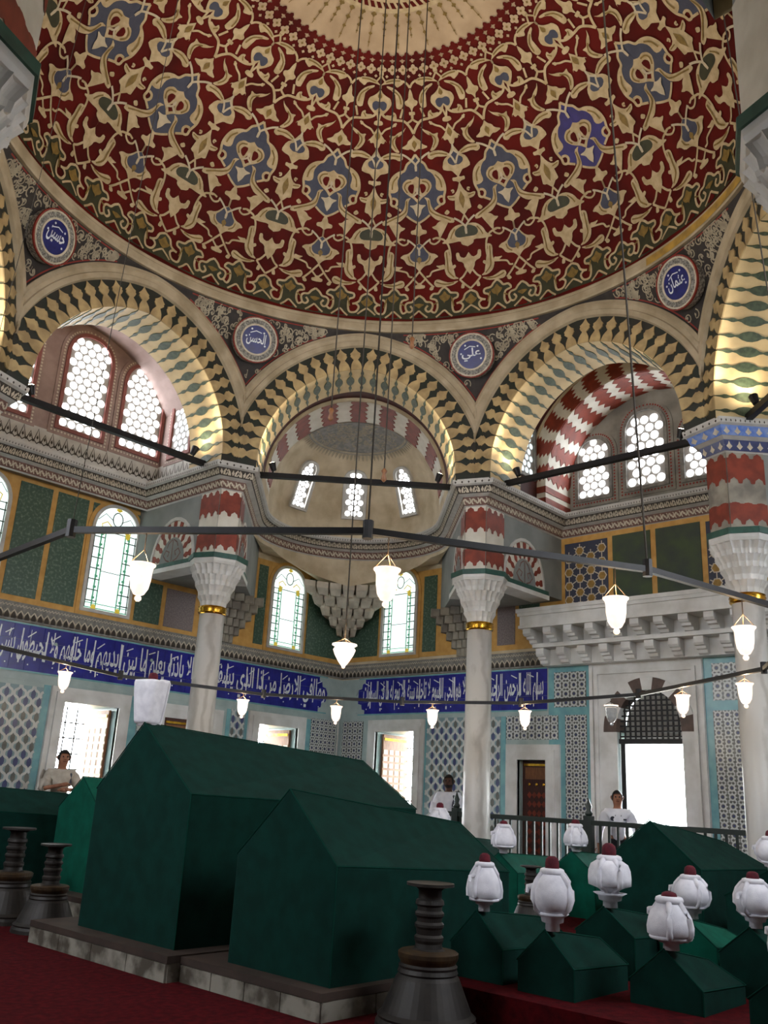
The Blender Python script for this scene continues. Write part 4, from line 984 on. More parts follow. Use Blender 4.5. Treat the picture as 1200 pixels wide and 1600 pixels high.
for i in range(24):
    b.poly([MR(*arc_o[i], .03), MR(*arc_o[i + 1], .03), MR(arc_o[i + 1][0], 3.56, .03), MR(arc_o[i][0], 3.56, .03)])
pbox(PC + PH, PC + .82, 0, zsp, .03); pbox(PC - .82, PC - PH, 0, zsp, .03)
b.build('marble_panel', 'marble_white', portal)
box_on(MR, portal, 'portal_moulding', 'marble_white', (1.20, 1.26, 0, 3.66, 0, .07), (-.56, -.50, 0, 3.66, 0, .07), (-.50, 1.20, 3.60, 3.66, 0, .068), (1.30, 1.365, 0, 3.77, 0, .06), (-.675, -.61, 0, 3.77, 0, .06))
nvp = 11
for i in range(nvp):
    a0, a1 = pi * i / nvp, pi * (i + 1) / nvp; b = MB()
    L = [(PC + .815 * math.cos(a), zsp + .895 * math.sin(max(a, 0)) ** .95) for a in frange(a0 + 1e-4, a1 - 1e-4, 4)] + [(PC + PH * math.cos(a), zsp + .69 * math.sin(a) ** .9) for a in frange(a1 - 1e-4, a0 + 1e-4, 4)]
    b.prism(L, lambda u, z, o: MR(u, z, o), -.25, .045); b.build('voussoir', 'voussoir_brown' if i % 2 == 0 else 'marble_white', portal)
# grille in the tympanum
b = MB()
for i in range(13):
    u = PC - PH + 2 * PH * i / 12; h = .69 * max(1 - ((u - PC) / PH) ** 2, 0) ** .45; b.box((u - .013, 2.50, -.10), (u + .013, zsp + h, -.075), lambda u_, z_, q: MR(u_, z_, q))
for j in range(9):
    z = 2.55 + j * .085; hw = PH if z < zsp else PH * max(1 - ((z - zsp) / .69) ** 2.2, 0) ** .5; b.box((PC - hw, z - .013, -.105), (PC + hw, z + .013, -.08), lambda u_, z_, q: MR(u_, z_, q))
b.build('iron_grille', 'iron', portal)
box_on(MR, portal, 'door_lintel', 'iron', (PC - PH, PC + PH, 2.43, 2.51, -.14, -.04))
box_on(MR, portal, 'door_post', 'iron', (PC + PH - .10, PC + PH - .02, 0, 2.45, -.16, -.06)); box_on(MR, portal, 'door_post', 'iron', (PC - PH + .0, PC - PH + .04, 0, 2.45, -.16, -.06))
b = MB(); b.poly([MR(*p, -.3) for p in arc_i[1:-1]] + [MR(PC - PH, 2.5, -.3), MR(PC + PH, 2.5, -.3)]); b.build('frosted_pane', 'plaster_window', portal)
# porch outside the entrance: a pier and an arch against the sky
porch = struct(empty('wall_porch'), 'stone porch arch seen through the entrance')
b = MB(); xo = 11.5
ob = [(y, 3.0 + 1.7 * math.sqrt(max(1 - ((y - .9) / 2.6) ** 2, 0))) for y in frange(-1.7, 3.5, 24)]
for i in range(24): b.box((0, 0, 0), (1, 1, 1), lambda a, c, d: (xo + .5 * d, ob[i][0] + (ob[i + 1][0] - ob[i][0]) * a, (ob[i][1] if a == 0 else ob[i + 1][1]) * (1 - c) + 7.0 * c))
b.build('porch_arch', 'porch_stone', porch)
b = MB(); b.box((W + 1.0, -4.5, 5.6), (xo + .6, 5.5, 5.9)); b.build('added_porch_shade', 'porch_stone', porch)  # unseen slab, added to keep the sky off the arch's hall side
b = MB(); b.lathe([(.28, 0), (.28, .2), (.22, .25), (.2, 2.6), (.32, 2.9), (.36, 3.02)], c=(xo + .25, 3.55, 0), n=20); b.build('porch_column', 'porch_stone', porch, smooth=True)
b = MB(); b.lathe([(.28, 0), (.28, .2), (.22, .25), (.2, 2.6), (.32, 2.9), (.36, 3.02)], c=(xo + .25, -1.75, 0), n=20); b.build('porch_column', 'porch_stone', porch, smooth=True)

# shutters and gratings in the lower windows
def low_window(n, M, u0, u1, z0, z1, flip, label):
    root = struct(empty('window_%d' % n), label)
    e = u1 if flip else u0; s = -1 if flip else 1
    b = MB(); b.box((e + s * .03, z0 + .02, -.90), (e + s * .075, z1 - .04, -.12), lambda u, z, q: M(u, z, q)); leaf = b.build('shutter_leaf', 'shutter_wood', root)
    b = MB()
    for j in range(12):
        for i in range(4):
            z = z0 + .2 + j * (z1 - z0 - .5) / 12; q = -.20 - i * .18
            b.box((e + s * .076, z, q - .06), (e + s * .082, z + .09, q + .06), lambda u, zz, qq: M(u, zz, qq))
    b.build('inlay', 'frieze_light', leaf, kind='stuff')
    b = MB(); b.box((e + s * .076, z1 - .16, -.85), (e + s * .09, z1 - .11, -.15), lambda u, z, q: M(u, z, q)); b.build('brass_strip', 'gold', leaf)
    g = MB()
    for i in range(1, 5): g.tube([M(u0 + (u1 - u0) * i / 5, z0, -.95), M(u0 + (u1 - u0) * i / 5, z1, -.95)], .014, 6)
    for j in range(1, 8): g.tube([M(u0, z0 + (z1 - z0) * j / 8, -.95), M(u1, z0 + (z1 - z0) * j / 8, -.95)], .014, 6)
    g.build('iron_grating', 'iron', root)
    e2 = u0 if flip else u1
    b = MB(); b.box((min(e2, e2 - s * .0) - (.0 if flip else .26), z0, -1.5), (max(e2, e2) + (.26 if flip else 0), z1 + .3, -1.05), lambda u, z, q: M(u, z, q)); b.build('outer_jamb', 'porch_stone', root)
low_window(13, ML, *LW[0], True, 'deep left window behind the visitor, daylight at its left')
low_window(14, ML, *LW[1], True, 'deep window left of the corner above the large tomb')
low_window(15, MR, *RW[0], True, 'deep window right of the corner with open shutter')

# ------------------------------------------------------------------ marble balcony over the entrance
balc = tag(empty('marble_balcony', (6.9, .2, 3.75)), 'white marble balcony on two rows of corbels above the entrance portal', 'balcony')
def bal(name, m, *boxes):
    b = MB()
    for a, c in boxes: b.box(a, c, lambda x, y, z: (x - 6.9, y - .2, z - 3.75))
    return b.build(name, m, balc)
Y0, Y1 = -2.6, 2.40
bal('fascia', 'marble_white', ((6.84, Y0, 4.42), (W, Y1, 4.70)), ((6.80, Y0, 4.62), (W, Y1 + .03, 4.68)), ((6.82, Y0, 4.40), (W, Y1 + .02, 4.45)))
bal('top_ledge', 'marble_white', ((6.78, Y0, 4.68), (W, Y1 + .05, 4.75)))
bal('middle_ledge', 'marble_white', ((7.04, Y0, 4.07), (W, Y1 - .14, 4.14)))
bal('back_course', 'marble_white', ((7.30, Y0, 3.78), (W - .001, Y1 - .2, 4.42)))
def corbel(d, h, w):
    b = MB(); pr = [(0, 0), (0, h), (d, h), (d, h * .62), (d * .92, h * .48), (d * .72, h * .46), (d * .70, h * .30), (d * .5, h * .26), (d * .45, h * .08), (d * .3, 0)]
    b.prism(pr, lambda x, z, y: (-x, y, z), -w / 2, w / 2); return b.mesh('corbel', 'marble_white')
C1, C2 = corbel(.42, .26, .16), corbel(.30, .27, .16)
for i in range(12):
    y = Y1 - .12 - i * .42; inst('corbel', C1, balc, loc=(7.30 - 6.9, y - .2, 4.15 - 3.75))
for i in range(11):
    y = Y1 - .28 - i * .42; inst('corbel', C2, balc, loc=(7.36 - 6.9, y - .2, 3.79 - 3.75))

# ------------------------------------------------------------------ columns
def column(c, label):
    az = math.radians(AZ[c]); cx, cy = 5.85 * math.cos(az), 5.85 * math.sin(az); sh = {'E': (.17, -.185), 'F': (-.07, .075)}.get(c, (0, 0))
    root = empty('marble_column' if label else 'wall_column_' + {'Z': 'left', 'Y': 'far_left', 'D': 'far_right'}[c], (cx + sh[0], cy + sh[1], 0), az + pi)
    if label: tag(root, label, 'column', 'columns carrying the dome')
    else: struct(root)
    # local +x points to the hall centre
    b = MB(); b.lathe([(.30, .0), (.30, .12), (.27, .16), (.29, .22), (.25, .28), (.228, .34), (.222, 1.0), (.205, 4.15)], n=28); b.build('shaft', 'marble', root, smooth=True)
    b = MB(); b.lathe([(.20, 4.10), (.23, 4.115), (.238, 4.14), (.228, 4.16), (.242, 4.185), (.228, 4.205), (.236, 4.225), (.20, 4.24)], n=28, cap=False); b.build('gilded_collar', 'gold', root, smooth=True)
    oct_ = lambda a, r: r / max(abs(math.cos(((a + pi / 8) % (pi / 4)) - pi / 8)), .5)
    b = MB(); tiers = 4; n = 144
    prof = []
    for k in range(tiers):
        z0 = 4.24 + k * .165; z1 = z0 + .165; r0 = .215 + .055 * k; r1 = r0 + .055
        prof += [(r0, z0, k), (r0 + .01, z0 + .07, k), (r1 - .005, z0 + .135, k), (r1 + .012, z0 + .16, k)]
    prof += [(.43, 4.90, 9), (.445, 4.94, 9), (.45, 4.985, 9)]
    base = len(b.v)
    for r, z, k in prof:
        for j in range(n):
            a = 2 * pi * j / n; f = (k if k < 9 else 4) / 4
            rr = r * (1 - f) + oct_(a, r) * f
            if k < 9: rr *= 1 - .085 * abs(math.sin((8 if k < 2 else 12) * a + (pi / 2 if k % 2 else 0))) ** .7
            b.v.append((rr * math.cos(a), rr * math.sin(a), z))
    for i in range(len(prof) - 1):
        for j in range(n): q = base + i * n; b.f.append((q + j, q + (j + 1) % n, q + n + (j + 1) % n, q + n + j))
    b.build('stalactite_capital', 'marble_white', root)
    b = MB(); P8 = [(.47 / math.cos(pi / 8) * math.cos(pi / 8 + k * pi / 4), .47 / math.cos(pi / 8) * math.sin(pi / 8 + k * pi / 4)) for k in range(8)]
    b.prism(P8, lambda x, y, z: (x, y, z), 4.985, 5.07); b.build('green_abacus', 'soffit_green2', root)
    # painted pier block: local polygon (front facet + jamb faces)
    inv = Matrix.Rotation(-(az + pi), 2) ; sy = SYM[c]
    def loc(p): v = inv @ Vector((p[0] - cx, p[1] - cy)); return v
    f1, f2 = loc(sy(PERP, 5.10)), loc(sy(2.25, 4.966)); g1, g2 = loc(sy(PERP, 5.62)), loc(sy(2.25 + .37, 4.966 + .37))
    chain = [g1, f1, f2, g2]
    if c in ('B', 'D', 'F', 'Z') : pass
    def facets(m, name, z0, z1, zt, zb, off):
        b = MB()
        for i in range(3):
            p, q = chain[i], chain[i + 1]; L = (q - p).length; d = (q - p) / L; nn = Vector((d.y, -d.x))
            if nn.dot((p + q) / 2 - loc((cx * 1.03, cy * 1.03))) < 0: nn = -nn
            k = max(2, round(L / .17)); top, bot = [], []
            for j in range(k):
                for s, w in ((0, 0), (.15, .05), (.22, .6), (.38, .8), (.5, 1), (.62, .8), (.78, .6), (.85, .05)):
                    u = (j + s) / k; top.append((u, z1 - zt + zt * w)); bot.append((u, z0 + zb * w))
            top.append((1, z1 - zt)); bot.append((1, z0))
            b.poly([(*(p.lerp(q, u) + nn * off), z) for u, z in bot] + [(*(p.lerp(q, u) + nn * off), z) for u, z in top[::-1]])
        b.build(name, m, root)
    facets('band_white' if c != 'C' else 'stone_worn', 'painted_block', 5.07, 6.20, 0, 0, .006)
    if c != 'E': facets('band_red', 'red_zigzag_course', 5.13, 5.45, .02, .09, .012); facets('band_red', 'red_zigzag_course', 5.72, 6.17, .08, .09, .012)
    return root
column('A', 'marble column left of the middle arch with white stalactite capital'); column('B', 'marble column right of the middle arch beside the bearded visitor')
column('C', 'marble column at the right picture edge beyond the entrance'); column('Z', None)
column('F', 'near column whose capital shows in the upper left corner'); column('E', 'near column whose capital shows in the upper right corner')
column('Y', None); column('D', None)

# lunettes on the pier flanks above the capitals
def lunette(M, parent):
    def half(r, n=14): return [(r * math.cos(a), r * 1.28 * math.sin(a)) for a in frange(0, pi, n)]
    H = lambda u, z, o: M(u, 5.05 + z, o)
    b = MB(); frame_between(b, half(.60), half(.645), H, -.01, .03); b.build('lunette_rim', 'window_rim', parent)
    b = MB(); b.poly([H(*p, .008) for p in half(.60)]); b.build('lunette_ground', 'band_white', parent)
    for i in range(9):
        a = pi * (i + .5) / 9; w = .075
        L = [(.36, -w * .5), (.42, -w * 1.3), (.48, -w * .6), (.53, -w * 1.2), (.59, -w), (.59, w), (.53, w * 1.2), (.48, w * .6), (.42, w * 1.3), (.36, w * .5)]
        b = MB(); b.prism([(r * math.cos(a + q), r * 1.28 * math.sin(a + q)) for r, q in L], H, 0, .016); b.build('lunette_voussoir', 'band_red', parent)
    b = MB(); b.poly([H(*p, .014) for p in half(.36)]); b.build('lunette_field', 'wall_paint', parent)
    b = MB()
    for s in (1, -1): b.stroke([(s * .05, .02), (s * .16, .06), (s * .25, .15), (s * .18, .24), (s * .08, .2), (s * .12, .12)], .025, H, .02); b.stroke([(s * .02, .42), (s * .12, .36), (s * .16, .28)], .02, H, .02)
    b.stroke([(0, 0), (0, .42)], .02, H, .02); b.build('lunette_scroll', 'frieze_brown', parent)
    b = MB(); b.box((-.72, -.08, 0), (.72, -.0, .06), lambda u, z, o: H(u, z, o)); b.build('green_sill', 'soffit_green2', parent)
    b = MB(); b.prism([(-.72, -.08), (.72, -.08), (.72, -.16), (-.72, -.16)], H, -.3, .07); b.build('marble_sill', 'marble_white', parent)
lunette(lambda u, z, o: (PERP - o, 6.30 + u, z), piers['A']); lunette(lambda u, z, o: (6.25 + u, PERP - o, z), piers['B'])
for sg, c in ((-1, 'A'), (1, 'B')):   # the flanks towards the apse
    lunette(lambda u, z, o: tuple((nd * (5.9 + u) + td * sg * (1.92 - o)).to_3d() + Vector((0, 0, z))), piers[c])

# roundels with names in the spandrels
for c, txt, lab in (('Z', 'حسين', 'blue name roundel in the far left spandrel'), ('A', 'الحسن', 'blue name roundel above the left middle column'), ('B', 'علي', 'blue name roundel above the right middle column'), ('C', 'عثمان', 'blue name roundel in the right spandrel')):
    az = math.radians(AZ[c]); r = 4.90; root = tag(empty('name_roundel', (r * math.cos(az), r * math.sin(az), 8.79)), lab, 'roundel', 'name roundels between the arches')
    n = Vector((-math.cos(az), -math.sin(az), -.30)).normalized(); x = Vector((0, 0, 1)).cross(n).normalized(); y = n.cross(x)
    M = lambda u, v, o: tuple(x * u + y * v + n * o)
    circ = lambda R: [(R * math.cos(a), R * math.sin(a)) for a in frange(0, 2 * pi, 40)[:-1]]
    b = MB(); b.prism(circ(.39), M, -.16, .0); b.build('outer_rim', 'roundel_rim', root)
    b = MB(); frame_between(b, circ(.385), circ(.402), M, -.02, .012); b.build('red_edge', 'red_line', root)
    b = MB(); frame_between(b, circ(.245), circ(.275), M, -.02, .016); frame_between(b, circ(.355), circ(.375), M, -.02, .010); b.build('white_ring', 'frieze_light', root)
    b = MB()
    for k in range(44):
        a = 2 * pi * k / 44; b.stroke([((.285 + .028 * j) * math.cos(a + .05 * (j % 2)), (.285 + .028 * j) * math.sin(a + .05 * (j % 2))) for j in range(3)], .016, M, .006)
    b.build('rim_leaves', 'frieze_grey', root, kind='stuff')
    b = MB(); b.prism(circ(.25), M, -.02, .008); b.build('blue_field', 'roundel_blue', root)
    lettering(txt, M, .17, -.17, -.11, .12, .014, 'letter_white', root)
    b = MB()
    for u, v in ((.12, .14), (-.1, .17), (.17, -.08), (-.18, .03)): b.poly([M(u + .018 * math.cos(a), v + .018 * math.sin(a), .014) for a in frange(0, 2 * pi, 6)[:-1]])
    b.stroke([(-.12, .1), (-.02, .15), (.08, .13)], .016, M, .013); b.build('flourish', 'letter_white', root, kind='stuff')

# tie beams with small spotlights on them
def tie(deg, label, seen=True):
    th = math.radians(deg); n = Vector((math.cos(th), math.sin(th), 0)); t = Vector((math.sin(th), -math.cos(th), 0))
    root = empty('tie_beam' if seen else 'trim_beam', n * 5.35 + Vector((0, 0, 6.61)))
    if seen: tag(root, label, 'beam', 'black iron tie beams across the arches')
    else: struct(root)
    b = MB(); b.box((-1.74, -.045, -.045), (1.74, .045, .045), lambda u, d, z: tuple(t * u + n * d + Vector((0, 0, z)))); b.build('bar', 'iron', root)
    for s in (-1, 1):
        p = n * 5.35 + t * s * 1.45 + Vector((0, 0, 6.655)); lab2 = 'small black spotlight at the %s end of the %s' % ('left' if s < 0 else 'right', label.replace('black iron ', ''))
        sp = empty('spotlight' if seen else 'trim_spotlight', p)
        if seen: tag(sp, lab2, 'spotlight', 'spotlights on the tie beams')
        else: struct(sp)
        aim = (Vector((0, 0, 1)) - t * s * -.35 + n * -.1).normalized()
        b = MB(); b.tube([(0, 0, 0), (0, 0, .10)], .015, 6); b.build('stem', 'iron', sp)
        b = MB(); b.tube([Vector((0, 0, .10)) - aim * .05, Vector((0, 0, .10)) + aim * .09], [.045, .065], 12); hs = b.build('housing', 'iron', sp)
        b = MB(); b.tube([Vector((0, 0, .10)) + aim * .088, Vector((0, 0, .10)) + aim * .094], .055, 12); b.build('lens', 'spot_glow', hs)
        inw = (-n * 1.0 - t * s * .25 + Vector((0, 0, .75))).normalized()
        L = bpy.data.lights.new('dome_lamp', 'SPOT'); L.energy = DOME_W; L.color = (1, .86, .66); L.spot_size = math.radians(95); L.spot_blend = .6; L.shadow_soft_size = .06
        lo_ = bpy.data.objects.new('dome_lamp', L); COL.objects.link(lo_); lo_.parent = sp; lo_.location = Vector((0, 0, .12)) + inw * .13; lo_.rotation_euler = inw.to_track_quat('-Z', 'Y').to_euler()
        L = bpy.data.lights.new('spot_lamp', 'SPOT'); L.energy = SPOT_W; L.color = (1, .84, .60); L.spot_size = math.radians(120); L.spot_blend = .8; L.shadow_soft_size = .06
        lo_ = bpy.data.objects.new('spot_lamp', L); COL.objects.link(lo_); lo_.parent = sp; lo_.location = Vector((0, 0, .10)) + aim * .12; lo_.rotation_euler = aim.to_track_quat('-Z', 'Y').to_euler()
tie(45, 'black iron tie beam across the middle arch'); tie(90, 'black iron tie beam across the left arch'); tie(0, 'black iron tie beam across the right arch'); tie(-45, 'black iron tie beam across the far right arch'); tie(135, '', False); tie(180, '', False); tie(-90, '', False); tie(-135, '', False)
# ------------------------------------------------------------------ ring chandelier
RR = 4.1; RCX, RCY = .12, -.20
def ringz(x, y): return 2.85 - .15 * (x + y) * S2 / 3.9
def ring_pt(a, r=RR): x, y = RCX + r * math.cos(a), RCY + r * math.sin(a); return Vector((x, y, ringz(x, y)))
ch = tag(empty('ring_chandelier', (0, 0, 2.85)), 'huge black iron ring chandelier hung below the dome', 'chandelier')
RV = [(-2.68, -2.83), (-.98, -3.90), (1.05, -4.40), (2.95, -3.25), (4.0, -1.3), (4.05, .5), (3.3, 2.05), (1.9, 3.5), (-.1, 4.1), (-2.1, 3.6), (-3.75, 1.2), (-3.82, -1.17)]
RVP = [Vector((x, y, ringz(x, y))) for x, y in RV]
for k in range(12):
    p, q = RVP[k], RVP[(k + 1) % 12]; d = (q - p).normalized(); s = d.cross(Vector((0, 0, 1))).normalized(); u = s.cross(d)
    b = MB()
    b.box((0, -.02, -.021), ((q - p).length, .02, .021), lambda x, y, z: tuple(p + d * x + s * y + u * z - Vector((0, 0, 2.85)))); b.build('rail_segment', 'iron', ch)
    b = MB(); b.tube([p + Vector((0, 0, -.05 - 2.85)), p + Vector((0, 0, .07 - 2.85))], .035, 8); b.build('joint', 'iron', ch)
for k, kk, rr in ((0, 1.0, .006), (1, .9, .009), (2, .9, .007), (11, .9, .003), (10, .9, .003)):
    p = RVP[k]; x, y = p.x * kk, p.y * kk
    r = math.hypot(x, y) / DR; zt = D0 + DZ * math.sqrt(max(1 - r * r, 0)) - .02
    b = MB(); b.tube([p - Vector((0, 0, 2.85)), Vector((x, y, zt - 2.85))], rr, 6); b.build('suspension_rod', 'rope', ch)
# ropes hanging from the crown of the dome
for i, (x, y, z1) in enumerate(((.0, .0, 3.0), (.25, -.2, 4.9), (-.35, .1, 5.5), (.45, -.35, 6.6))):
    r = math.hypot(x, y) / DR; zt = D0 + DZ * math.sqrt(1 - r * r) - .02
    ro = MB(); ro.tube([(0, 0, z1 - zt), (0, 0, 0)], .008, 6)
    root = tag(empty('hanging_rope', (x, y, zt)), ['long rope from the dome crown holding the bowl lamp', 'thin rope from the dome ending above the ring chandelier', 'rope left of the dome axis with a wooden knob', 'short rope right of the dome axis'][i], 'rope', 'ropes hanging from the dome')
    ro.build('cord', 'rope', root)
    if i: b = MB(); b.lathe([(.01, z1 - zt - .16), (.035, z1 - zt - .13), (.02, z1 - zt - .07), (.035, z1 - zt - .03), (.012, z1 - zt)], n=10); b.build('end_knob', 'shutter_wood', root, smooth=True)
# glass lamps ----------------------------------------------------
b = MB(); b.lathe([(.012, -.235), (.022, -.225), (.022, -.21), (.012, -.20), (.035, -.19), (.058, -.15), (.068, -.09), (.070, -.03), (.078, 0), (.086, .005)], n=20, cap=False); L_SH = b.mesh('glass_bell', 'lamp_shell', True); L_UN = b.mesh('glass_bell', 'lamp_unlit', True)
b = MB(); b.lathe([(.005, -.15), (.03, -.12), (.036, -.09), (.025, -.05), (.008, -.04)], n=12); L_BU = b.mesh('bulb', 'lamp_glass', True)
b = MB(); b.lathe([(.080, -.004), (.088, .004), (.088, .012), (.080, .012)], n=20, cap=False); L_RI = b.mesh('rim', 'lamp_shell', True)
b = MB(); b.lathe([(.012, -.24), (.02, -.23), (.02, -.22), (.06, -.17), (.10, -.10), (.12, -.05), (.10, -.02), (.135, 0)], n=20, cap=False); L_BOWL = b.mesh('glass_bowl', 'lamp_shell', True)
def lamp(p, drop, label, lit=True, bowl=False, s=1.0):
    root = tag(empty('glass_lamp', p - Vector((0, 0, drop))), label, 'lamp', 'glass lamps of the ring chandelier')
    bell = inst('glass_bowl' if bowl else 'glass_bell', L_BOWL if bowl else (L_SH if lit else L_UN), root, scale=(s,) * 3)
    if lit: inst('bulb', L_BU, root, scale=(s,) * 3)
    inst('rim', L_RI, bell, scale=(1.5, 1.5, 1) if bowl else (1, 1, 1))
    R = .085 * s * (1.5 if bowl else 1); c = MB()
    for k in range(3): a = 2 * pi * k / 3 + .4; c.tube([(R * math.cos(a), R * math.sin(a), .01), (0, 0, min(.11, drop * .6))], .003, 5)
    c.tube([(0, 0, min(.11, drop * .6)), (0, 0, drop)], .004, 5); c.build('chain', 'bronze_band', root)
    if lit:
        L = bpy.data.lights.new('lamp_light', 'POINT'); L.energy = LAMP_W; L.color = (1, .76, .46); L.shadow_soft_size = .05
        lo_ = bpy.data.objects.new('lamp_light', L); COL.objects.link(lo_); lo_.parent = root; lo_.location = (0, 0, .06)
lamps = [(-155.4, 'lit glass lamp on the near chandelier rail, left of the column'), (-131.4, 'lit glass lamp on the near rail in front of the middle apse'), (-107.6, 'lit glass lamp on the near rail in front of the balcony'), (-89.4, 'lit glass lamp on the near rail before the right column'),
         (104.7, 'small lit lamp before the blue band at far left'), (65.9, 'small lit lamp just right of the left column'), (46, 'small lit lamp at the corner of the two tiled walls'), (25.1, 'small lit lamp left of the right middle column'), (6.1, 'small lit lamp above the niche door'), (-12.8, 'unlit clear lamp at the left of the portal arch'), (-29.9, 'small lit lamp at the right of the portal arch'), (-44, 'small lit lamp before the right column')]
for a, lab in lamps:
    az = math.radians(a); az_ = lambda v: math.atan2(v[1], v[0]); k = [i for i in range(12) if ((az - az_(RV[i])) % (2 * pi)) < ((az_(RV[(i + 1) % 12]) - az_(RV[i])) % (2 * pi))][0]; p0, p1 = RVP[k], RVP[(k + 1) % 12]
    dv = Vector((math.cos(az), math.sin(az))); e = (p1 - p0).to_2d(); den = e.x * dv.y - e.y * dv.x
    t = (p0.y * dv.x - p0.x * dv.y) / den; t = max(0, min(1, t)); pp = p0.lerp(p1, t)
    near = pp.x + pp.y < 0
    lamp(pp - Vector((0, 0, .022)), .22 if near else .10, lab, lit=(a != -12.8), s=1.0 if near else 1.05)
lamp(Vector((0, 0, 3.0)), .12, 'shallow lit bowl lamp hanging alone at the hall centre', bowl=True)

# ------------------------------------------------------------------ railing
rail = tag(empty('wooden_railing', (5.95, .4, 0)), 'dark green wooden railing with balusters in front of the entrance', 'railing')
def rl(name, *bx):
    b = MB()
    for a, c in bx: b.box(a, c, lambda x, y, z: (x - 5.95, y - .4, z))
    return b.build(name, 'rail_paint', rail)
rl('top_rail', ((5.90, -2.35, 1.13), (6.0, 3.25, 1.20))); rl('lower_rail', ((5.92, -2.35, .12), (5.98, 3.25, .18)))
bm = MB(); bm.box((-.016, -.016, .18), (.016, .016, 1.13)); BAL = bm.mesh('baluster', 'rail_paint')
for i in range(38): inst('baluster', BAL, rail, loc=(0, -2.25 + i * .145 - .4, 0))
for y in (.55, 3.05, -2.3):
    b = MB(); b.box((-.06, -.06, 0), (.06, .06, 1.26)); po = b.build('post', 'rail_paint', rail, loc=(0, y - .4, 0)); b = MB(); b.lathe([(.05, 1.26), (.06, 1.30), (.035, 1.34), (.05, 1.40), (.02, 1.47), (.004, 1.52)], n=12); b.build('finial', 'rail_paint', po, smooth=True)

# ------------------------------------------------------------------ tombs
def platform(name, x0, x1, y0, y1, z1, m, label, lip=True):
    o = tag(empty(name, ((x0 + x1) / 2, (y0 + y1) / 2, 0)), label, 'plinth'); cx, cy = (x0 + x1) / 2, (y0 + y1) / 2
    b = MB(); b.box((x0, y0, 0), (x1, y1, z1 - (.045 if lip else .0)), lambda x, y, z: (x - cx, y - cy, z)); b.build('base', 'dirt' if m == 'marble' else m, o)
    if lip:
        b = MB(); e = .0
        b.prism([(x0 - .01, y0 - .01), (x1 + .01, y0 - .01), (x1 + .01, y1 + .01), (x0 - .01, y1 + .01)], lambda x, y, z: (x - cx, y - cy, z), z1 - .05, z1); b.build('top_slab', 'plinth_top', o)
        for i in range(4):
            w = (y1 - y0) / 4; b = MB(); b.box((x0 - .012, y0 + i * w + .004, .0), (x0 + .02, y0 + (i + 1) * w - .004, z1 - .055), lambda x, y, z: (x - cx, y - cy, z)); b.build('face_slab', 'stone_face', o)
        w = (x1 - x0) / 5
        for i in range(5): b = MB(); b.box((x0 + i * w + .004, y0 - .012, 0), (x0 + (i + 1) * w - .004, y0 + .02, z1 - .055), lambda x, y, z: (x - cx, y - cy, z)); b.build('face_slab', 'stone_face', o)
    return o
def tomb(x0, x1, y0, y1, zb, ef, er, rf, rr, label, m='green_cloth', yr=None):
    yr = (y0 + y1) / 2 if yr is None else yr
    cx, cy = (x0 + x1) / 2, (y0 + y1) / 2
    root = tag(empty('cenotaph', (cx, cy, zb)), label, 'cenotaph', 'green cloth cenotaphs')
    P = {'a': (x0, y0, zb), 'b': (x1, y0, zb), 'c': (x1, y1, zb), 'd': (x0, y1, zb), 'e': (x0, y0, ef), 'f': (x1, y0, er), 'g': (x1, y1, er), 'h': (x0, y1, ef), 'i': (x0, yr, rf), 'j': (x1, yr, rr)}
    P = {k: Vector(v) - Vector((cx, cy, zb)) for k, v in P.items()}
    import bmesh
    bm = bmesh.new(); V = {k: bm.verts.new(v) for k, v in P.items()}
    for f in ('abfe', 'bcgjf', 'cdhg', 'daeih', 'efji', 'ijgh', 'adcb'): bm.faces.new([V[k] for k in f])
    bmesh.ops.recalc_face_normals(bm, faces=bm.faces)
    bmesh.ops.bevel(bm, geom=[e for e in bm.edges if not (e.verts[0].co.z < .01 and e.verts[1].co.z < .01)], offset=.014, segments=2, affect='EDGES', profile=.5)
    me = bpy.data.meshes.new('cloth_cover'); bm.to_mesh(me); bm.free(); me.materials.append(MATS[m])
    o = bpy.data.objects.new('cloth_cover', me); COL.objects.link(o); o.parent = root
    b = MB()
    for s in ('ij', 'ei', 'hi', 'ef', 'hg', 'ae', 'fj', 'gj'): b.tube([P[s[0]], P[s[1]]], .005, 5)
    b.build('seam', 'seam', o)
    return root
platform('tomb_plinth', -2.22, 1.15, -.58, 1.50, .18, 'marble', 'stained marble plinth under the largest green cenotaph')
platform('tomb_plinth', -2.10, .45, -2.10, -.60, .17, 'marble', 'stained marble plinth under the second green cenotaph')
tomb(-2.04, .80, -.40, 1.04, .18, 1.33, 1.28, 1.91, 1.75, 'largest dark green cloth cenotaph with the tall white turban', yr=.40)
tomb(-1.95, .12, -2.02, -.94, .17, .92, .84, 1.41, 1.20, 'second large green cenotaph in front centre with sloping ridge')
platform('tomb_plinth', -1.22, 1.9, 2.30, 3.75, .22, 'marble', 'dark plinth under the bright green cenotaph at left')
tomb(-1.0, 1.5, 2.66, 3.56, .22, 1.08, 1.0, 1.43, 1.35, 'bright green cenotaph end left of the largest one', 'green_cloth_lit')
tomb(-2.9, .1, 4.02, 5.02, .02, 1.05, .93, 1.33, 1.19, 'long dark cenotaph at the left picture edge')
platform('carpet_platform', -1.25, 1.38, -5.0, -2.22, .2, 'carpet', 'low red carpeted platform under the small cenotaphs', False)
platform('carpet_platform', 1.40, 4.6, -4.9, -.05, .2, 'carpet', 'red carpeted platform under the rear cenotaphs', False)
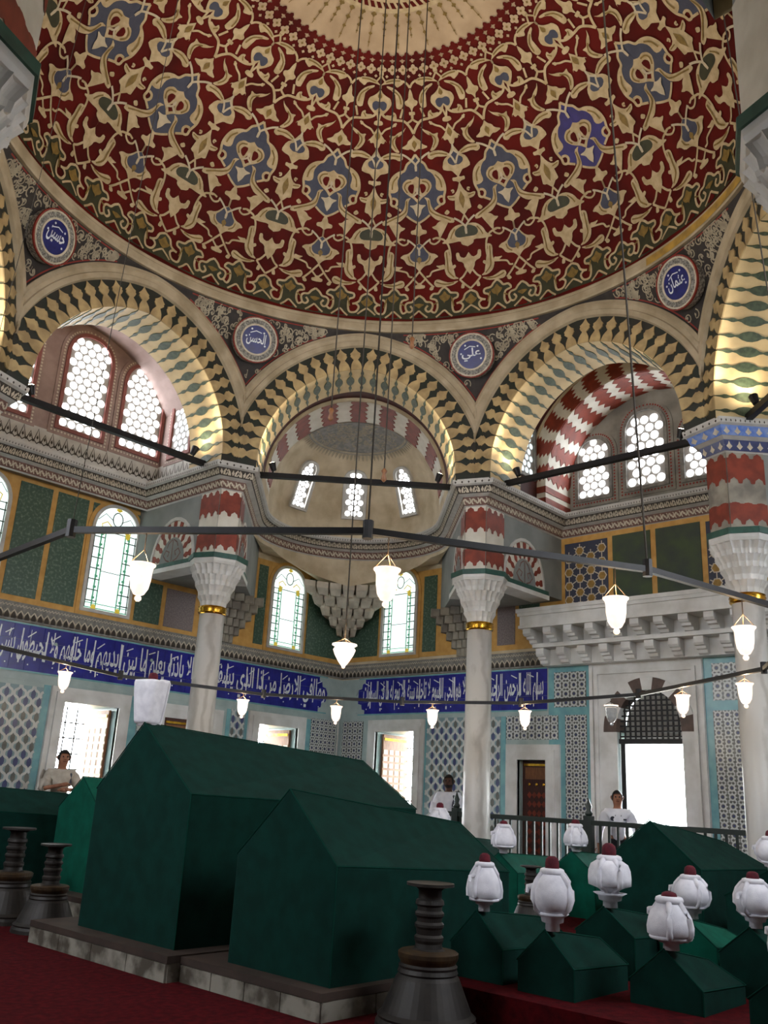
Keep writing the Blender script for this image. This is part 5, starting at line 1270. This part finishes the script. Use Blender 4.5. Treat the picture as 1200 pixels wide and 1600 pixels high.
SM = [('T1', -.98, -.03, -2.49, .46, .42, .65, .55, 'small cenotaph in front row nearest the bronze candlestick'), ('T2', -1.03, -.30, -3.09, .44, .39, .60, .50, 'small cenotaph in the middle of the front row'), ('T5', -.68, .0, -3.76, .50, .34, .55, .43, 'small cenotaph at the right of the front row'),
      ('T3', .0, .75, -2.96, .50, .49, .68, .58, 'small cenotaph in second row under the broad turban'), ('T4', .35, 1.05, -3.45, .46, .46, .64, .52, 'small cenotaph in second row with its turban half hidden'), ('T6', .20, 1.0, -3.98, .46, .46, .65, .55, 'small cenotaph in second row at right'),
      ('T7', -.95, -.2, -4.62, .46, .40, .58, .5, 'small cenotaph cut by the right picture edge'), ('T8', 1.95, 2.95, -.62, .50, .68, .87, .82, 'rear cenotaph with small turban left of the pair by the railing'), ('T9', 3.0, 4.0, -.90, .60, .67, .90, .84, 'rear cenotaph with small turban right of the pair by the railing'),
      ('T11', 2.1, 3.9, -2.32, 1.02, .88, 1.30, 1.10, 'large cenotaph below the bright entrance'), ('T12', 1.9, 3.2, -3.52, .8, .70, .94, .85, 'dark cenotaph behind at the right picture edge'), ('T10', 2.7, 3.9, .88, .6, .72, .98, .90, 'cenotaph by the railing mostly behind the second large one')]
TP = {}
for k, x0, x1, y, w, ez, az_, rz, lab in SM:
    zb = .2 if k != 'T10' else 0.0
    tomb(x0, x1, y - w / 2, y + w / 2, zb, ez, ez - .03, az_, rz, lab, 'green_cloth_lit' if k in ('T8', 'T4', 'T9') else 'green_cloth'); TP[k] = (x0, y, az_)

# turbans -----------------------------------------------------------
def turban(p, h, wd, label, style='round', yaw=0.0, fez=1.0):
    root = tag(empty('turban', p, yaw), label, 'turban', 'white turbans on the cenotaphs')
    b = MB(); b.lathe([(.052 * wd / .3, 0), (.050 * wd / .3, .10 * h), (.078 * wd / .3, .12 * h), (.085 * wd / .3, .19 * h), (.12 * wd / .3, .235 * h)] if style != 'tall' else [(.09, 0), (.09, .08 * h)], n=16); b.build('neck', 'turban_white', root, smooth=True)
    R = wd / 2
    pr = {'round': [(.30, .20), (.60, .23), (.86, .30), (1.0, .42), (.98, .54), (.84, .66), (.62, .75), (.44, .80)], 'broad': [(.34, .22), (.50, .30), (.98, .36), (1.0, .48), (.97, .60), (.86, .70), (.6, .76), (.44, .79)],
          'drop': [(.34, .18), (.80, .20), (.98, .25), (1.0, .36), (.92, .50), (.76, .62), (.56, .72), (.42, .78)], 'tall': [(.70, .04), (.76, .10), (.88, .45), (.98, .80), (1.0, .90), (.96, .95), (.6, .97), (.45, .97)]}[style]
    lob = (lambda t, z: 1 + .02 * math.cos(4 * t)) if style != 'tall' else (lambda t, z: 1 / max(abs(math.cos(t)) ** 6 + abs(math.sin(t)) ** 6, .2) ** (1 / 6) * .92)
    b = MB(); b.lathe([(r * R, z * h) for r, z in pr], n=36, fn=lob); b.build('wrap', 'turban_white', root, smooth=True)
    zt = pr[-1][1] * h
    for k in range(4 if style != 'tall' else 2):
        a = (.55, -.55, pi - .5, pi + .5)[k] if style != 'tall' else (-.5 if k else -1.0)
        b = MB(); b.tube([(r * R * lob(a, 0) * 1.01 * math.cos(a), r * R * lob(a, 0) * 1.01 * math.sin(a), z * h) for r, z in pr], .068 * R * 2 if style != 'tall' else .012, 8); b.build('folded_band', 'turban_white', root, smooth=True)
    if style in ('drop', 'round'):
        i = 1; b = MB(); b.tube([(pr[i][0] * R * 1.02 * math.cos(a), pr[i][0] * R * 1.02 * math.sin(a), pr[i][1] * h) for a in frange(0, 2 * pi, 28)[:-1]], .05 * R * 2, 8, closed=True); b.build('lower_roll', 'turban_white', root, smooth=True)
    if style != 'tall':
        b = MB(); b.tube([(.44 * R * math.cos(a), .44 * R * math.sin(a), zt) for a in frange(0, 2 * pi, 24)[:-1]], .085 * R * 2, 8, closed=True); b.build('top_roll', 'turban_white', root, smooth=True)
        b = MB(); s = R * .13; b.tube([(R * .8, R * .35, .60 * h), (R * 1.12, R * .42, .58 * h), (R * 1.15, R * .45, .50 * h)], [s, s, s * .6], 8); b.build('tucked_end', 'turban_white', root, smooth=True)
    hf = .2 * h * fez; rf = .34 * R if style != 'tall' else .30 * R
    b = MB(); b.lathe([(rf, zt - .02 * h), (rf * 1.0, zt + hf * .55), (rf * .86, zt + hf * .82), (rf * .45, zt + hf * .98), (.002, zt + hf)], n=20); b.build('red_cap', 'fez_red', root, smooth=True)
    return root
def on(k, dz=-.006): x, y, z = TP[k]; return (x + .05, y - .03, z + dz - .0)
turban((-1.965, .47, 1.885), .42, .28, 'tall tapered white turban on the largest cenotaph', 'tall', .3, .8)
turban(on('T1'), .40, .24, 'white turban on the front cenotaph next to the candlestick', 'drop', 2.6)
turban(on('T2'), .46, .28, 'rounded white turban in the middle of the front row', 'round', 2.0, 1.1)
turban(on('T5'), .38, .30, 'white turban with flat lower roll at the front right', 'drop', .9, .7)
turban(on('T3'), .44, .32, 'broad mushroom-like white turban with a tall red cap', 'broad', .5, 1.3)
turban(on('T4'), .36, .26, 'white turban half hidden behind the front right one', 'round', 1.4, 1.2)
turban(on('T6'), .38, .26, 'white turban near the right edge in second row', 'round', 2.4, .9)
turban(on('T7'), .34, .26, 'white turban cut by the right picture edge', 'drop', 1.0)
turban(on('T8'), .36, .26, 'small white turban left of the rear pair by the railing', 'drop', 2.4, .8)
turban(on('T9'), .36, .28, 'small white turban right of the rear pair by the railing', 'drop', .6, 1.0)
turban(on('T10'), .36, .28, 'white turban peeping over the second large cenotaph', 'round', 1.2, 1.2)
turban(on('T12'), .34, .27, 'white turban behind at the right edge below the railing', 'round', 1.2, 1.1)

# candlesticks --------------------------------------------------------
def candlestick(p, s, label):
    root = tag(empty('candlestick', p), label, 'candlestick', 'bronze floor candlesticks')
    q = lambda L: [(r * s, z * s) for r, z in L]
    b = MB(); b.lathe(q([(.345, 0), (.34, .035), (.325, .06), (.33, .075), (.30, .10), (.215, .30), (.195, .325)]), n=40); b.build('bell_foot', 'bronze', root, smooth=False)
    b = MB(); b.lathe(q([(.195, .32), (.205, .335), (.195, .36), (.20, .375), (.185, .39)]), n=40); b.build('ring_moulding', 'bronze', root)
    b = MB(); b.lathe(q([(.185, .388), (.20, .415), (.205, .43), (.205, .455), (.19, .465), (.12, .47)]), n=40); b.build('drip_tray', 'bronze_band', root)
    b = MB(); b.lathe(q([(.12, .465), (.095, .48), (.09, .51), (.10, .53), (.10, .55), (.085, .565), (.09, .60), (.10, .615), (.10, .63), (.085, .645), (.088, .67), (.10, .685), (.10, .70), (.085, .715), (.085, .74), (.10, .755), (.095, .78), (.08, .79), (.08, .85)]), n=32); b.build('ribbed_stem', 'bronze', root, smooth=False)
    b = MB(); b.lathe(q([(.08, .845), (.10, .86), (.165, .872), (.165, .89), (.15, .885), (.10, .88)]), n=40); b.build('top_pan', 'bronze', root)
candlestick((-1.61, -2.57, 0), .965, 'large bronze candlestick beside the second large cenotaph'); candlestick((-1.83, 1.98, 0), .88, 'bronze candlestick in front of the bright green cenotaph')
candlestick((-1.86, 2.72, 0), 1.0, 'bronze candlestick at the left picture edge'); candlestick((1.70, -1.20, .2), .66, 'bronze candlestick among the rear cenotaphs'); candlestick((-1.61, -5.0, 0), .95, 'bronze candlestick at the right picture edge')

# ------------------------------------------------------------------ people
def skin_mesh(name, verts, edges, radii, m, sub=2):
    me = bpy.data.meshes.new(name); me.from_pydata(verts, edges, []); o = bpy.data.objects.new(name, me); COL.objects.link(o)
    o.modifiers.new('skin', 'SKIN'); sv = me.skin_vertices[0].data
    for i, r in enumerate(radii): sv[i].radius = r if isinstance(r, tuple) else (r, r)
    sv[0].use_root = True
    s = o.modifiers.new('sub', 'SUBSURF'); s.levels = sub; s.render_levels = sub
    bpy.context.view_layer.update()
    me2 = bpy.data.meshes.new_from_object(o.evaluated_get(bpy.context.evaluated_depsgraph_get()))
    bpy.data.objects.remove(o); bpy.data.meshes.remove(me)
    me2.materials.clear(); me2.materials.append(MATS[m]); me2.polygons.foreach_set('use_smooth', [True] * len(me2.polygons))
    return me2
def person(p, yaw, H, arms, skin, top, label, beard=False, extra=None, bald=False):
    """local +x = facing; arms = ((elbow, hand) left, (elbow, hand) right) in metres for a 1.75 m body"""
    k = H / 1.75; root = tag(empty('person', p, yaw), label, 'person')
    V = [(0, 0, .96), (0, 0, 1.12), (.01, 0, 1.30), (0, 0, 1.44), (.0, 0, 1.50), (.015, 0, 1.58), (.02, 0, 1.66), (.012, 0, 1.735)]
    Rr = [(.15, .11), (.145, .10), (.165, .11), (.12, .075), .055, (.068, .075), (.078, .095), (.055, .07)]
    E = [(i, i + 1) for i in range(7)]
    def add(v, r, par): V.append(v); Rr.append(r); E.append((par, len(V) - 1)); return len(V) - 1
    for s, (el, ha) in ((1, arms[0]), (-1, arms[1])):
        sh = add((0, s * .165, 1.405), .040, 3); e = add(el, .034, sh); w = add(ha, .030, e)
        d = (Vector(ha) - Vector(el)).normalized(); pl = add(tuple(Vector(ha) + d * .06), (.035, .022), w); add(tuple(Vector(ha) + d * .12), (.028, .016), pl)
        hp = add((0, s * .095, .90), .088, 0); kn = add((.02, s * .10, .50), .062, hp); an = add((0, s * .105, .09), .042, kn); add((.13, s * .115, .04), .036, an)
    V = [tuple(Vector(v) * k) for v in V]; Rr = [tuple(q * k for q in r) if isinstance(r, tuple) else r * k for r in Rr]
    body = skin_mesh('body', V, E, Rr, skin); inst('body', body, root)
    # shirt
    v = [(0, 0, .96), (0, 0, 1.12), (.01, 0, 1.30), (0, 0, 1.43), (0, 0, 1.485)]; r = [(.180, .135), (.172, .122), (.195, .135), (.17, .10), .078]; e = [(i, i + 1) for i in range(4)]
    for s, (el, ha) in ((1, arms[0]), (-1, arms[1])):
        n = len(v); f = .92 if top == 'shirt' else .12
        v += [(0, s * .180, 1.415), el, tuple(Vector(el).lerp(Vector(ha), f))]; r += [.098, .072, .054]; e += [(3, n), (n, n + 1), (n + 1, n + 2)]
    shirt = inst('shirt', skin_mesh('shirt', [tuple(Vector(q) * k) for q in v], e, [tuple(a * k for a in q) if isinstance(q, tuple) else q * k for q in r], top), root)
    for s, (el, ha) in ((1, arms[0]), (-1, arms[1])):
        b = MB(); S0, E0 = Vector((0, s * .15, 1.425)), Vector(el); b.tube([(S0 + Vector((0, -s * .06, .02))) * k, S0 * k, S0.lerp(E0, .2) * k, S0.lerp(E0, .6) * k, E0 * k, E0.lerp(Vector(ha), .12) * k], [.05 * k, .082 * k, .083 * k, .072 * k, .062 * k, .045 * k], 14); b.build('sleeve', top, shirt, smooth=True)
    v = [(0, 0, 1.12), (0, 0, .94)]; r = [(.16, .118), (.188, .148)]; e = [(0, 1)]
    for s in (1, -1): n = len(v); v += [(0, s * .095, .86), (.02, s * .10, .50), (0, s * .105, .08)]; r += [.10, .082, .07]; e += [(1, n), (n, n + 1), (n + 1, n + 2)]
    inst('trousers', skin_mesh('trousers', [tuple(Vector(q) * k) for q in v], e, [tuple(a * k for a in q) if isinstance(q, tuple) else q * k for q in r], 'trousers'), root)
    # face and hair
    b = MB(); n0 = 14
    def head(a, t, o): c = Vector((.012, 0, 1.655)) * k; return tuple(c + Vector((math.cos(t) * math.cos(a) * (.098 + o), math.cos(t) * math.sin(a) * (.082 + o), math.sin(t) * (.118 + o))) * k)
    if not bald: b.grid(lambda a, t: head(a, t if abs((a + pi) % (2 * pi) - pi) > 1.0 else max(t, .62), .008), frange(0, 2 * pi, 28), frange(-.35, pi / 2, 10))
    else: b.grid(lambda a, t: head(a, t, .004), frange(1.3, 2 * pi - 1.3, 20), frange(-.35, .35, 6))
    b.build('hair', 'hair', root, smooth=True)
    if beard: b = MB(); b.grid(lambda a, t: head(a, t, .008), frange(-1.25, 1.25, 16), frange(-1.25, -.42, 6)); b.build('beard', 'hair', root, smooth=True)
    b = MB(); b.prism([(0, .0), (.028, -.035), (.0, -.045)], lambda x, z, y: tuple(Vector((.095 + x, y, 1.668 + z)) * k), -.014, .014); b.build('nose', skin, root)
    for s in (1, -1):
        b = MB(); b.lathe([(.012, 0), (.008, .006)], n=8); me = b.mesh('eye', 'hair'); inst('eye', me, root, Matrix.Translation(Vector((.094, s * .032, 1.672)) * k) @ Matrix.Rotation(pi / 2, 4, 'Y'))
        b = MB(); b.tube([Vector((.0, s * .085, 1.63)) * k, Vector((-.01, s * .098, 1.66)) * k, Vector((.0, s * .088, 1.69)) * k], .012 * k, 6); b.build('ear', skin, root, smooth=True)
    b = MB(); b.box((.090, -.025, 1.598), (.100, .025, 1.606), lambda x, y, z: tuple(Vector((x, y, z)) * k)); b.build('mouth', 'fez_red', root)
    # fingers
    for s, (el, ha) in ((1, arms[0]), (-1, arms[1])):
        d = (Vector(ha) - Vector(el)).normalized(); sd = Vector((0, 0, 1)).cross(d).normalized(); b = MB()
        for j, L in enumerate((.05, .075, .08, .07, .055)):
            o0 = Vector(ha) + d * (.09 if j else .04) + sd * s * (.028 - .015 * j if j else .036)
            o1 = o0 + (d if j else (d * .6 + sd * s * .8)) * L * .55; o2 = o1 + d * L * .35 - Vector((0, 0, .02))
            b.tube([o0 * k, o1 * k, o2 * k], [.009 * k, .009 * k, .007 * k], 6)
        b.build('fingers', skin, root, smooth=True)
    if extra: extra(shirt, k)
    return root
def guard_extra(root, k):
    for y, m, r in ((-.09, 'badge', .035),): b = MB(); b.lathe([(r, 0), (r, .006)], n=14); me = b.mesh('shirt_badge', m); inst('shirt_badge', me, root, Matrix.Translation(Vector((.150, y, 1.33)) * k) @ Matrix.Rotation(pi / 2, 4, 'Y'))
    b = MB(); b.box((.12, .05, 1.31), (.152, .13, 1.335), lambda x, y, z: tuple(Vector((x, y, z)) * k)); b.build('name_strip', 'badge', root)
    b = MB(); b.tube([Vector(q) * k for q in ((.06, .075, 1.47), (.145, .045, 1.38), (.155, 0, 1.22), (.145, -.045, 1.38), (.06, -.075, 1.47))], .008, 5); b.build('lanyard', 'badge', root)
def strap(root, k):
    b = MB(); b.tube([Vector(q) * k for q in ((-.12, .12, 1.30), (-.02, .13, 1.49), (.11, .115, 1.42), (.14, .11, 1.25))], .02, 6); b.build('bag_strap', 'badge', root)
person((6.32, 3.52, 0), math.radians(205), 1.78, (((.14, .24, 1.16), (.30, .08, 1.12)), ((.12, -.25, 1.15), (.30, -.03, 1.10))), 'skin_dark', 'shirt', 'bearded visitor in white shirt leaning beside the right middle column', True, strap)
person((6.45, .34, 0), math.radians(212), 1.63, (((-.02, .30, 1.16), (.02, .31, .90)), ((-.02, -.30, 1.16), (.02, -.31, .90))), 'skin', 'shirt', 'guard in white shirt with badge standing at the bright entrance', False, guard_extra)
person((.72, 6.75, 0), math.radians(255), 1.80, (((.10, .27, 1.20), (.30, .02, 1.20)), ((.10, -.27, 1.20), (.30, -.06, 1.26))), 'skin', 'vest', 'visitor with folded arms in front of the left window', False, strap)
